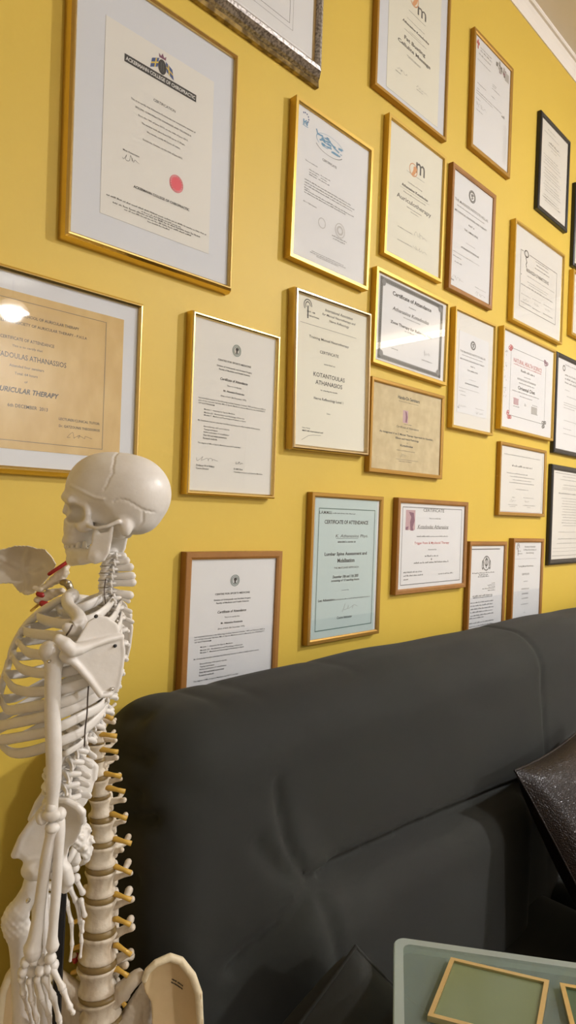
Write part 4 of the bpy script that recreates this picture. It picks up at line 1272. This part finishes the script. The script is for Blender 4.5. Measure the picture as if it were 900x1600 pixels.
# sacrum, knobbly down its back
def sacrum_fn(x, y, z):
    f = chain(x, y, z*.55, [(98, 1262, 0), (112, 1285, 0), (126, 1308, 0), (136, 1330, 0)], [18, 17, 13, 7])
    f = smin(f, chain(x, y, z*.55, [(136, 1330, 0), (136, 1342, 0), (127, 1349, 0)], [7, 5, 3]), 4)
    for (u, v) in ((120, 1268), (129, 1283), (136, 1299), (141, 1315)):
        f = smin(f, ellip(x, y, z, (u, v, 0), (7, 5, 5)), 3)
        f = smin(f, ellip(x, y, abs(z), (u - 4, v + 3, 15), (5, 5, 5)), 3)
    return f + 1.5*np.sin(x*.55 + 1)*np.sin(y*.5)*np.sin(z*.33 + .8)
view_sdf('sacrum', sacrum_fn, (76, 1240, -38), (156, 1356, 38), 1.5, (118, 1300, .60), BN, skel, 1)

RIBS = [
 [(166, 930, .600), (150, 940, .585), (130, 949, .577), (112, 955, .582), (98, 958, .592)],
 [(182, 930, .605), (165, 952, .575), (140, 968, .557), (101, 975, .555), (67, 968, .575), (58, 962, .592)],
 [(188, 942, .605), (176, 967, .575), (150, 985, .552), (110, 995, .546), (88, 994, .550), (45, 989, .575), (36, 984, .592)],
 [(190, 960, .605), (184, 983, .575), (155, 1006, .550), (110, 1021, .542), (69, 1023, .546), (43, 1019, .562), (30, 1005, .585)],
 [(190, 980, .605), (183, 1006, .572), (150, 1032, .547), (110, 1048, .538), (69, 1052, .542), (34, 1045, .562), (20, 1027, .585)],
 [(188, 1000, .605), (180, 1030, .572), (150, 1057, .547), (110, 1074, .538), (69, 1080, .542), (43, 1081, .548), (20, 1074, .563), (7, 1055, .585)],
 [(184, 1028, .605), (172, 1058, .575), (128, 1086, .547), (96, 1098, .538), (68, 1101, .539), (34, 1107, .552), (11, 1109, .567), (0, 1090, .587)],
 [(178, 1052, .605), (166, 1076, .575), (144, 1092, .555), (95, 1115, .538), (69, 1120, .538), (27, 1129, .552), (-6, 1133, .572), (-15, 1118, .588)],
 [(172, 1074, .605), (160, 1101, .578), (128, 1119, .553), (95, 1135, .541), (72, 1144, .541), (0, 1156, .562), (-18, 1148, .585)],
 [(166, 1092, .605), (160, 1114, .580), (128, 1143, .556), (96, 1158, .545), (72, 1167, .545), (40, 1176, .555), (16, 1175, .568), (-2, 1160, .585)],
 [(142, 1128, .603), (130, 1158, .578), (108, 1174, .566), (100, 1178, .565)],
]
for i, rb in enumerate(RIBS):
    r = .0045 if i < 10 else .003
    rad = [r*.8] + [r]*(len(rb)-2) + [r*.85]
    q = MB(); q.tube(wp(rb), rad, 10, flat=(CU, .40), sub=6); q.build('rib', BN, skel, True)
    q = MB(); q.tube(mp_(rb), rad, 10, flat=(CU, .40), sub=6); q.build('rib', BN, skel, True)
STER = [(90, 940, .603), (66, 955, .606), (44, 974, .608), (30, 994, .609), (20, 1014, .609), (14, 1032, .609)]
q = MB(); q.tube(wp(STER), [.009, .010, .009, .0085, .008, .005], 10, flat=(LAT, .42), sub=4); q.build('sternum', BN, skel, True)
for i in range(6):
    for mr in (wp, mp_):
        e = mr([RIBS[i][-1]])[0]; s_ = W(*STER[min(i, 5)])
        q = MB(); q.tube([e, e*.5 + s_*.5 - CU*.003, s_], .0032, 8, sub=3); q.build('costal_cartilage', BN, skel, True)
for mr in (wp, mp_):
    q = MB(); q.tube(mr([(-18, 1150, .585), (-8, 1110, .59), (2, 1075, .598), (14, 1034, .608)]), .0036, 8, sub=4); q.build('costal_cartilage', BN, skel, True)

CLAV = [(113, 930, .600), (106, 935, .588), (108, 948, .572), (121, 961, .556), (124, 973, .546), (114, 983, .540), (105, 981, .537)]
for mr in (wp, mp_):
    q = MB(); q.tube(mr(CLAV), [.0068, .0058, .0054, .0058, .0068, .0070, .0045], 12, sub=5); q.build('clavicle', BN, skel, True)

SCAP = [(152, 961), (165, 966), (178, 978), (184, 1000), (188, 1024), (184, 1060), (178, 1085), (168, 1094), (155, 1090), (141, 1062), (127, 1040), (114, 1024), (120, 1005), (128, 990), (138, 970)]
def scap_fn(x, y, z):
    zc = 32 - (x - 88)*.62 + 5*np.sin((y - 960)*.022)
    f = smax(poly2(x, y, SCAP), abs(z - zc)*.85 - 2.0, 3)
    def on(P, r):
        return chain(x, y, z, [(a, b, 32 - (a-88)*.62 + 5*math.sin((b-960)*.022) + c) for a, b, c in P], r)
    f = smin(f, on([(116, 1024, 1), (128, 1040, 2), (141, 1061, 2), (155, 1088, 2), (168, 1090, 1)], [6, 5, 4.5, 4.5, 3.5]), 4)
    f = smin(f, on([(184, 998, 1), (165, 1001, 5), (146, 1006, 10), (132, 1010, 13), (122, 1010, 14), (113, 1000, 12), (104, 992, 9)], [3.5, 4.5, 6, 9, 11, 11, 8]), 4)
    f = smin(f, on([(184, 1000, 0), (146, 1004, 5), (124, 1008, 8)], [3, 5, 7]), 4)
    f = smin(f, on([(112, 1024, -4), (108, 1020, -6)], 9), 5)
    f = smin(f, on([(184, 1000, 0), (187, 1024, 0), (183, 1060, 0), (177, 1086, 0)], 2.8), 3)
    return f
for mr in (None, mir):
    view_sdf('scapula', scap_fn, (76, 950, -56), (198, 1104, 72), 1.35, (140, 1025, .535), BN, skel, 1, mr)
for (u, v, d, mt_) in ((150, 963, .5375, 'dark_metal'), (180, 1009, .548, 'dark_metal'), (176, 1076, .546, 'chrome'), (77, 1033, .5195, 'chrome'), (44, 1407, .536, 'chrome')):
    q = MB(); c = W(u, v, d - .004); q.ell(c, (CR*.0016, CU*.0016, CF*.003)); q.build('screw', M[mt_], skel, True)
q = MB(); q.tube(wp([(165, 905, .587), (163, 925, .588), (166, 950, .578), (168, 962, .574)]), .0006, 6, sub=4); q.build('cable', M['wire'], skel)
q = MB(); q.tube(wp([(139, 1063, .545), (137, 1090, .543), (136, 1115, .544), (133, 1140, .546), (132, 1166, .552)]), .0007, 6, sub=4); q.build('cable', M['wire'], skel)
q = MB(); q.tube(wp([(113, 977, .530), (109, 985, .525), (104, 992, .526)]), .0008, 6, sub=3); q.build('wire_link', M['wire'], skel)

# arm: humerus, ulna, radius, hand
A = .530
def arm(mr):
    q = MB(); q.tube(mr([(81, 1018, A), (84, 1034, A), (83, 1055, A), (82, 1110, A), (84, 1170, A), (84, 1220, A), (82, 1250, A), (80, 1270, A)]),
                     [.0080, .0078, .0067, .0064, .0066, .0060, .0048, .0055], 14, sub=5)
    a, b, c, d = mr([(76, 1018, A-.001), (90, 1030, A+.004), (66, 1277, A), (94, 1272, A+.002)])
    q.ell(a, (CR*.0078, CU*.0092, CF*.0085)); q.ell(b, (CR*.0062, CU*.0080, CF*.0070))
    q.ell(c, (CR*.0052, CU*.0062, CF*.0062)); q.ell(d, (CR*.0050, CU*.0056, CF*.0060))
    e, f = mr([(80, 1274, A-.003), (80, 1262, A-.002)])
    q.ell(e, (CR*.0080, CU*.0052, CF*.0050)); q.ell(f, (CR*.0045, CU*.0050, CF*.0045))
    q.build('humerus', BN, skel, True)
    q = MB(); q.tube(mr([(82, 1296, A), (79, 1310, A), (73, 1340, A), (66, 1385, A), (60, 1430, A), (55, 1465, A), (52, 1480, A), (52, 1489, A)]),
                     [.0058, .0048, .0050, .0046, .0048, .0060, .0078, .0072], 12, sub=4)
    a, = mr([(82, 1293, A-.002)]); q.ell(a, (CR*.0062, CU*.0048, CF*.0060)); q.build('radius', BN, skel, True)
    q = MB(); q.tube(mr([(92, 1283, A+.003), (92, 1300, A+.002), (91, 1330, A+.002), (88, 1390, A+.001), (84, 1440, A+.001), (82, 1464, A), (82, 1478, A)]),
                     [.0052, .0052, .0044, .0042, .0038, .0042, .0056], 12, sub=4)
    q.build('ulna', BN, skel, True)
    hand = None
    CARP = [(40, 1503), (53, 1500), (66, 1499), (79, 1497), (36, 1518), (50, 1517), (63, 1516), (75, 1513), (84, 1508)]
    for i, (u, v) in enumerate(CARP):
        q = MB(); c, = mr([(u, v, A + .002*((i*7) % 3 - 1))])
        q.ell(c, (CR*(.0044 + .0006*(i % 2)), CU*.0047, CF*.0048), 10, 7)
        o = q.build('hand' if hand is None else 'carpal_bone', BN, skel if hand is None else hand, True)
        if hand is None: hand = o; o.name = 'hand'
    FING = [  # thumb, index ... little
     [(82, 1514, 0), (97, 1543, -.004), (99, 1548, -.004), (109, 1573, -.006), (110, 1575, -.006), (114, 1582, -.006)],
     [(71, 1529, 0), (82, 1556, 0), (84, 1560, 0), (92, 1592, .003), (93, 1596, .003), (96, 1622, .006), (96, 1625, .006), (95, 1645, .008)],
     [(59, 1530, 0), (65, 1557, 0), (66, 1561, 0), (76, 1584, .004), (77, 1588, .004), (80, 1618, .008), (80, 1621, .008), (78, 1642, .010)],
     [(47, 1533, .001), (50, 1560, .002), (51, 1564, .002), (57, 1590, .006), (58, 1594, .006), (60, 1620, .012)],
     [(34, 1530, .003), (37, 1550, .004), (38, 1554, .005), (44, 1575, .010), (45, 1579, .010), (50, 1600, .016)]]
    for fi, fg in enumerate(FING):
        if fi == 0 and mr is mp_: fg = [(u - 12*k/5, v, d + .004*k) for k, (u, v, d) in enumerate(fg)]     # far thumb lies closer to the palm
        for j in range(0, len(fg), 2):
            P = mr([(u, v, A + d) for u, v, d in fg[j:j+2]])
            r = .0036 - .0003*j
            q = MB(); q.tube([P[0], P[0]*.7 + P[1]*.3, P[0]*.3 + P[1]*.7, P[1]], [r, r*.72, r*.68, r*.95], 10, sub=2)
            q.build('finger_bone', BN, hand, True)
arm(wp); arm(mp_)

# pelvis and legs
ILI = [(19, 1337), (30, 1312), (45, 1290), (59, 1272), (72, 1256), (92, 1247), (107, 1247), (123, 1256), (131, 1266), (130, 1282), (123, 1305), (114, 1322), (104, 1332), (100, 1350), (95, 1362), (60, 1372), (41, 1362), (37, 1351), (25, 1345)]
def ili_z(x, y): return -15*np.clip(1 - ((x-82)/62.)**2 - ((y-1298)/60.)**2, 0, 1) + (1300 - y)*.16
def ili_fn(x, y, z):
    f = smax(poly2(x, y, ILI), abs(z - ili_z(x, y))*.9 - 2.4, 3)
    def on(P, r): return chain(x, y, z, [(a, b, float(ili_z(np.float64(a), np.float64(b))) + 1) for a, b in P], r)
    f = smin(f, on([(21, 1338), (31, 1312), (46, 1290), (60, 1272), (73, 1257), (92, 1249), (107, 1249), (122, 1257), (130, 1267), (128, 1284)], [6, 5, 5, 5, 5, 5, 5, 5.5, 6, 5]), 3)
    f = smin(f, ellip(x, y, z, (54, 1362, -6), (23, 15, 19)), 8)
    f = smin(f, chain(x, y, z, [(82, 1348, -4), (99, 1362, -6), (104, 1380, -8), (98, 1393, -10)], [12, 11, 10, 7]), 6)
    f = smin(f, chain(x, y, z, [(50, 1366, -10), (46, 1382, -60), (56, 1392, -100)], [9, 7, 8]), 6)
    f = smin(f, chain(x, y, z, [(98, 1393, -10), (80, 1402, -50), (58, 1394, -96)], [7, 6, 6]), 5)
    return f
for mr in (None, mir):
    view_sdf('hip_bone', ili_fn, (8, 1238, -112), (140, 1412, 24), 1.6, (75, 1300, .553), BN, skel, 1, mr)
def fem_fn(x, y, z):
    f = ellip(x, y, z, (50, 1384, -12), (17, 17, 17))
    f = smin(f, caps(x, y, z, (48, 1388, -10), (32, 1420, 4), 13, 16), 6)
    f = smin(f, ellip(x, y, z, (26, 1436, 6), (20, 28, 18)) + 1.6*np.sin(x*.55 + 1)*np.sin(y*.5)*np.sin(z*.4 + 1), 6)
    f = smin(f, chain(x, y, z, [(32, 1452, 4), (33, 1490, 4), (35, 1560, 4), (37, 1640, 4)], [18, 14.5, 14, 13.5]), 8)
    return f
for mr in (None, mir):
    view_sdf('femur', fem_fn, (0, 1362, -36), (72, 1632, 32), 1.5, (40, 1420, .551), BN, skel, 1, mr)
K = .551
for mr in (wp, mp_):      # lower legs and feet below the frame
    q = MB(); q.tube(mr([(37, 1630, K), (42, 1760, K), (44, 1800, K)]), [.0075, .009, .013], 12, sub=3); q.build('femur_end', BN, skel, True)
    q = MB(); q.tube(mr([(44, 1832, K), (44, 1850, K), (48, 1960, K), (50, 2110, K), (52, 2160, K)]), [.013, .010, .007, .006, .009], 12, sub=3); q.build('tibia', BN, skel, True)
    q = MB(); q.tube(mr([(58, 1845, K), (60, 1980, K), (62, 2160, K)]), [.005, .0035, .005], 8, sub=3); q.build('fibula', BN, skel, True)
    q = MB(); a, b = mr([(52, 2160, K), (-40, 2190, K)]); q.tube([a - CU*.006, (a + b)*.5 - CU*.008, b - CU*.004], [.011, .010, .006], 10, flat=(LAT, .6), sub=3); q.build('foot', BN, skel, True)
pole = W(89, 1560, .615); top_ = W(100, 1330, .612)
q = MB(); q.tube([top_, Vector((pole.x, pole.y, pole.z)), Vector((pole.x, pole.y, CBZ + .012))], .0045, 10, rounded=False); q.build('stand_pole', M['dark_metal'], skel)
q = MB(); q.box((pole.x-.05, pole.y-.05, CBZ + .0005), (pole.x+.025, pole.y+.028, CBZ + .012)); q.build('stand_base', M['dark_metal'], skel)

# ------------------------------------------------------------------ life-size spine model behind it
spine = empty('spine_model', (0, 0, 0), 'cream spinal column model with yellow nerve roots, brown discs and pelvis', 'spine model')
CB = M['cream_bone']
SD = .685
BOD = [(150, 1150, 27, 9), (149, 1173, 28, 10.5), (151, 1200, 29, 11), (157, 1229, 30, 12), (157, 1260, 35, 13.5), (160, 1296, 39, 14.5), (158, 1334, 48, 16), (157, 1377, 49, 18), (156, 1425, 52, 21), (153, 1476, 60, 20.5), (152, 1527, 63, 20), (156, 1571, 66, 16)]
UPR = [(153, 1128, 25, 8.5), (154, 1105, 24, 8.5), (155, 1082, 24, 8), (155, 1060, 23, 8), (154, 1039, 22, 7.5), (152, 1019, 22, 7), (149, 1001, 21, 7), (144, 985, 20, 6.5), (137, 971, 20, 6), (128, 960, 20, 5.5), (117, 950, 20, 5)]
seq = UPR[::-1] + BOD
smm = SD/FPX
def sdep(i): return SD + (.055*(len(UPR)-i)/len(UPR) if i < len(UPR) else 0)
TIPS = {}
for i, (u, v, w, hh) in enumerate(seq):
    d = sdep(i); c = W(u, v, d); k = d/FPX
    a = seq[max(i-1, 0)]; b = seq[min(i+1, len(seq)-1)]
    up = (W(a[0], a[1], sdep(max(i-1, 0))) - W(b[0], b[1], sdep(min(i+1, len(seq)-1)))).normalized()
    side = (CR - up*CR.dot(up)).normalized(); back = side.cross(up); back = back if back.dot(CF) > 0 else -back
    low = i >= len(seq) - 5
    vertebra(spine, 'vertebra', c, up, back, side, w*.5*k, hh*k, w*.42*k, .022, (.006 if i < len(seq)-1 else .012), CB, drop=.5, tback=1.1, tdrop=-.5 if i != len(seq)-2 else .2)
    if i + 1 < len(seq):
        u2, v2, w2, h2 = seq[i+1]; d2 = sdep(i+1)
        p0 = c - up*(hh*k*.97); p1 = W(u2, v2, d2) + up*(h2*k*.97)
        q = MB(); rows = []
        for t, kk in ((0, .90), (.2, .965), (.5, .985), (.8, .965), (1, .90)):
            r_ = (w*(1-t) + w2*t)*.5*k*kk; pc = p0*(1-t) + p1*t
            rows.append([pc + side*(r_*math.cos(g)) + back*(r_*.84*(math.sin(g) if math.sin(g) < 0 else .75*math.sin(g))) for g in [2*math.pi*j/20 for j in range(20)]])
        q.grid(rows, closed=True, caps=True); q.build('disc', M['disc'], spine, True)
# last disc above the sacrum
q = MB(); q.ell(W(158, 1592, SD - .002), (CR*.0225, CF*.016, CU*.006)); q.build('disc', M['disc'], spine, True)
NRV = [((160, 1117), (176, 1123)), ((156, 1147), (182, 1150)), ((160, 1171), (184, 1175)), ((166, 1209), (189, 1213)), ((171, 1231), (195, 1237)), ((177, 1272), (198, 1279)), ((181, 1311), (205, 1318)), ((181, 1354), (205, 1364)), ((181, 1397), (205, 1406)), ((183, 1436), (204, 1445)), ((183, 1477), (205, 1492)), ((183, 1514), (200, 1525)), ((189, 1563), (196, 1572))]
for (a, b) in NRV:
    P = [Vector(W(*a, SD - .002)), Vector(W(a[0]*.5+b[0]*.5, a[1]*.5+b[1]*.5, SD - .004)), Vector(W(*b, SD - .005))]
    q = MB(); q.tube([P[0] - CR*.004, P[0], P[1], P[2]], [.0026, .0030, .0022, .0027], 10, rounded=False); q.build('nerve_root', M['nerve'], spine, True)
    if a[1] > 1400:      # the same roots on the far side of the bodies
        cu = 306 - a[0]; q = MB(); q.tube([W(cu + 6, a[1], SD), W(cu - 10, a[1] + 6, SD - .003)], [.0028, .0022], 8); q.build('nerve_root', M['nerve'], spine, True)
TP = [((158, 1125), (178, 1129), 4), ((160, 1155), (180, 1157), 4.5), ((160, 1186), (182, 1184), 5), ((168, 1222), (188, 1217), 4.5), ((172, 1253), (194, 1250), 5), ((176, 1288), (194, 1283), 4.5), ((180, 1330), (190, 1328), 5), ((178, 1372), (204, 1364), 5), ((178, 1416), (206, 1405), 6), ((180, 1459), (206, 1449), 7), ((184, 1498), (204, 1488), 7), ((186, 1512), (196, 1508), 7)]
for a, b, r in TP:
    q = MB(); A_, B_ = W(*a, SD + .006), W(*b, SD + .002)
    q.tube([A_, A_*.4 + B_*.6, B_], [r*smm*1.1, r*smm*.75, r*smm*.85], 10, sub=2); q.build('transverse_process', CB, spine, True)
for s in (1, -1):        # broad wings of the lowest vertebra
    f_ = (lambda u: u) if s > 0 else (lambda u: 306 - u)
    q = MB(); q.tube(wp([(f_(176), 1560, SD + .004), (f_(190), 1549, SD), (f_(204), 1535, SD - .004), (f_(216), 1524, SD - .004)]), [.012, .0095, .0078, .0068], 12, sub=3)
    q.build('transverse_process', CB, spine, True)
    q = MB(); q.ell(W(f_(196), 1550, SD + .004), (CR*.006, CU*.010, CF*.006)); q.build('facet_joint', CB, spine, True)
SAC = [(184, 1598), (200, 1572), (222, 1541), (233, 1560), (236, 1590), (232, 1625), (210, 1665), (175, 1725), (140, 1725), (104, 1665), (82, 1625), (78, 1590), (81, 1560), (92, 1541), (114, 1572), (130, 1598)]
def sac_fn(x, y, z):
    zc = -14 - .0016*(x-157)**2 - .10*(y-1560)
    return smax(poly2(x, y, SAC) + 1, abs(z - zc) - 9, 7) + .5*np.sin(x*.5)*np.sin(y*.45)
view_sdf('sacrum', sac_fn, (66, 1528, -70), (248, 1736, 16), 2.2, (157, 1600, SD), CB, spine, 1)
ILW = [(226, 1516), (232, 1503), (245, 1494), (266, 1490), (284, 1500), (304, 1526), (315, 1554), (318, 1600), (311, 1640), (286, 1668), (262, 1672), (246, 1652), (238, 1620), (237, 1590), (236, 1566), (229, 1542)]
def ilw_z(x, y): return 14 - 34*np.clip(1 - ((x-276)/52.)**2 - ((y-1575)/105.)**2, 0, 1)
def wing(sgn):
    X = (lambda x: x) if sgn > 0 else (lambda x: 312 - x)
    def fn(x, y, z): 
        xx = X(x); return smax(poly2(xx, y, ILW), abs(z - ilw_z(xx, y))*.8 - 3.0, 3)
    def rim(x, y, z):
        xx = X(x)
        return chain(xx, y, z, [(a, b, float(ilw_z(np.float64(a), np.float64(b))) + 1) for a, b in [(229, 1520), (234, 1506), (246, 1497), (266, 1494), (282, 1503), (300, 1528), (310, 1555), (313, 1600), (307, 1636)]], [4.5, 5, 5.5, 6, 6, 6, 6, 5.5, 5])
    x0, x1 = (222, 326) if sgn > 0 else (-14, 90)
    a = view_sdf('iliac_wing', fn, (x0, 1482, -34), (x1, 1680, 30), 1.8, (270 if sgn > 0 else 42, 1575, SD), M['ilium'], spine, 1)
    view_sdf('iliac_crest', rim, (x0, 1482, -34), (x1, 1650, 34), 1.5, (270 if sgn > 0 else 42, 1575, SD), M['crest'], a, 1)
    if sgn > 0:          # two lines of tiny print on the wing
        q = MB(); o = W(270, 1575, SD)
        rn = random.Random(3)
        for li in range(2):
            for j in range(14):
                if j in (6,) and li == 0: continue
                u = 267 + j*1.25 - li*1.0; v = 1537.5 + j*.95 + li*5.5
                z = float(ilw_z(np.float64(u), np.float64(v))) + 4.6
                c = o + (CR*(u-270) - CU*(v-1575) - CF*z)*smm
                hh = rn.choice((.9, 1.3, 1.3))*smm
                q.poly([c - CR*.00036 - CU*hh, c + CR*.00036 - CU*hh, c + CR*.00036 + CU*hh, c - CR*.00036 + CU*hh])
        q.build('lettering', INK['k'], a)
wing(1); wing(-1)
# red slipped disc on the far side
q = MB(); q.ell(W(118, 1497, SD + .002), (CR*.0036, CU*.0055, CF*.005)); q.build('disc_bulge', M['red'], spine, True)
q = MB(); q.tube(wp([(116, 1493, SD), (110, 1496, SD)]), [.003, .0016], 8); q.build('nerve_root', CB, spine, True)

# occipital bone and upper neck with red arteries
OCC = [(-46, 884), (-32, 864), (0, 858), (20, 853), (44, 853), (57, 857), (73, 857), (81, 867), (90, 881), (76, 899), (64, 912), (52, 928), (40, 931), (20, 925), (7, 915), (-20, 914), (-40, 902)]
def occ_z(x, y): return 12 - 52*np.clip(1 - ((x-18)/78.)**2 - ((y-891)/50.)**2, 0, 1)
def occ_fn(x, y, z):
    f = smax(poly2(x, y, OCC) + .8*np.sin(x*.9)*np.sin(y*1.1), abs(z - occ_z(x, y))*.75 - 2.0, 2)
    def on(P, r): return chain(x, y, z, [(a, b, float(occ_z(np.float64(a), np.float64(b))) + .5) for a, b in P], r)
    f = smin(f, on([(-20, 868), (0, 880), (20, 894), (40, 894), (60, 886)], 2.6), 6)
    f = smin(f, on([(20, 894), (30, 908), (36, 926)], 2.6), 6)
    f = smin(f, on([(20, 894), (28, 876), (40, 858)], 2.2), 6)
    return f
OD = .735
view_sdf('occipital_bone', occ_fn, (-54, 846, -50), (96, 938, 18), 1.4, (40, 892, OD), M['occiput'], spine, 1)
def blob(name, P, r, mt, flat=None, sub=2):
    q = MB(); q.tube(wp(P), [a*OD/FPX for a in r], 10, flat=flat, sub=sub); return q.build(name, mt, spine, True)
DN = OD - .01
blob('artery', [(77, 897, DN-.012), (92, 887, DN-.012), (107, 877, DN-.008)], [3, 3, 3], M['red'])
def atlas_fn(x, y, z):
    f = smax(poly2(x, y, [(58, 921), (72, 910), (84, 898), (98, 886), (108, 882), (107, 896), (100, 908), (84, 915), (66, 924)]), abs(z) - 8, 6)
    f = smin(f, smax(poly2(x, y, [(51, 938), (60, 928), (80, 920), (98, 919), (102, 926), (88, 932), (74, 940), (60, 945)]), abs(z + 2) - 8, 6), 2)
    f = smin(f, chain(x, y, z, [(56, 918, 6), (66, 921, 8)], [4, 3.5]), 3)
    f = smin(f, chain(x, y, z, [(94, 940, -8), (84, 950, -8), (106, 944, -8)], [6, 5, 6]), 4)
    return f + 1.0*np.sin(x*.45)*np.sin(y*.6 + 1)*np.sin(z*.4)
view_sdf('cervical_vertebrae', atlas_fn, (44, 874, -22), (118, 962, 20), 1.2, (80, 912, DN), CB, spine, 1)
for P, r in (([(60, 928, DN-.004), (66, 930, DN-.004)], 4.2), ([(66, 943, DN-.004), (73, 945, DN-.004)], 5)):
    blob('artery', P, [r, r], M['red'], sub=0)
blob('nerve_root', [(60, 945, DN), (49, 954, DN-.004)], [2.2, 2], M['nerve'], sub=0)
blob('bracket', [(98, 910, DN-.010), (106, 912, DN-.012), (112, 925, DN-.010)], [5, 6.5, 4.5], M['dull_metal'])
for u, v in ((106, 910), (112, 922)):
    q = MB(); c = W(u, v, DN - .018); q.ell(c, (CR*.0024, CU*.0024, CF*.002)); q.build('bolt', M['chrome'], spine, True)
# rod and foot of the stand
b_ = W(157, 1690, SD + .02); 
q = MB(); q.tube([b_, Vector((b_.x, b_.y, CBZ + .01))], .006, 12, rounded=False); q.build('stand_rod', M['chrome'], spine)
q = MB(); q.tube([Vector((b_.x, b_.y, CBZ + .0005)), Vector((b_.x, b_.y, CBZ + .012))], [.042, .039], 28, rounded=False); q.build('stand_base', M['dark_metal'], spine)
def to_base(root, base):
    """put the parent's origin at the foot of its thing"""
    base = Vector(base); root.location = base
    for ch in root.children: ch.location = ch.location - base
to_base(skel, (pole.x, pole.y, CBZ)); to_base(spine, (b_.x, b_.y, CBZ))
bpy.context.view_layer.update()
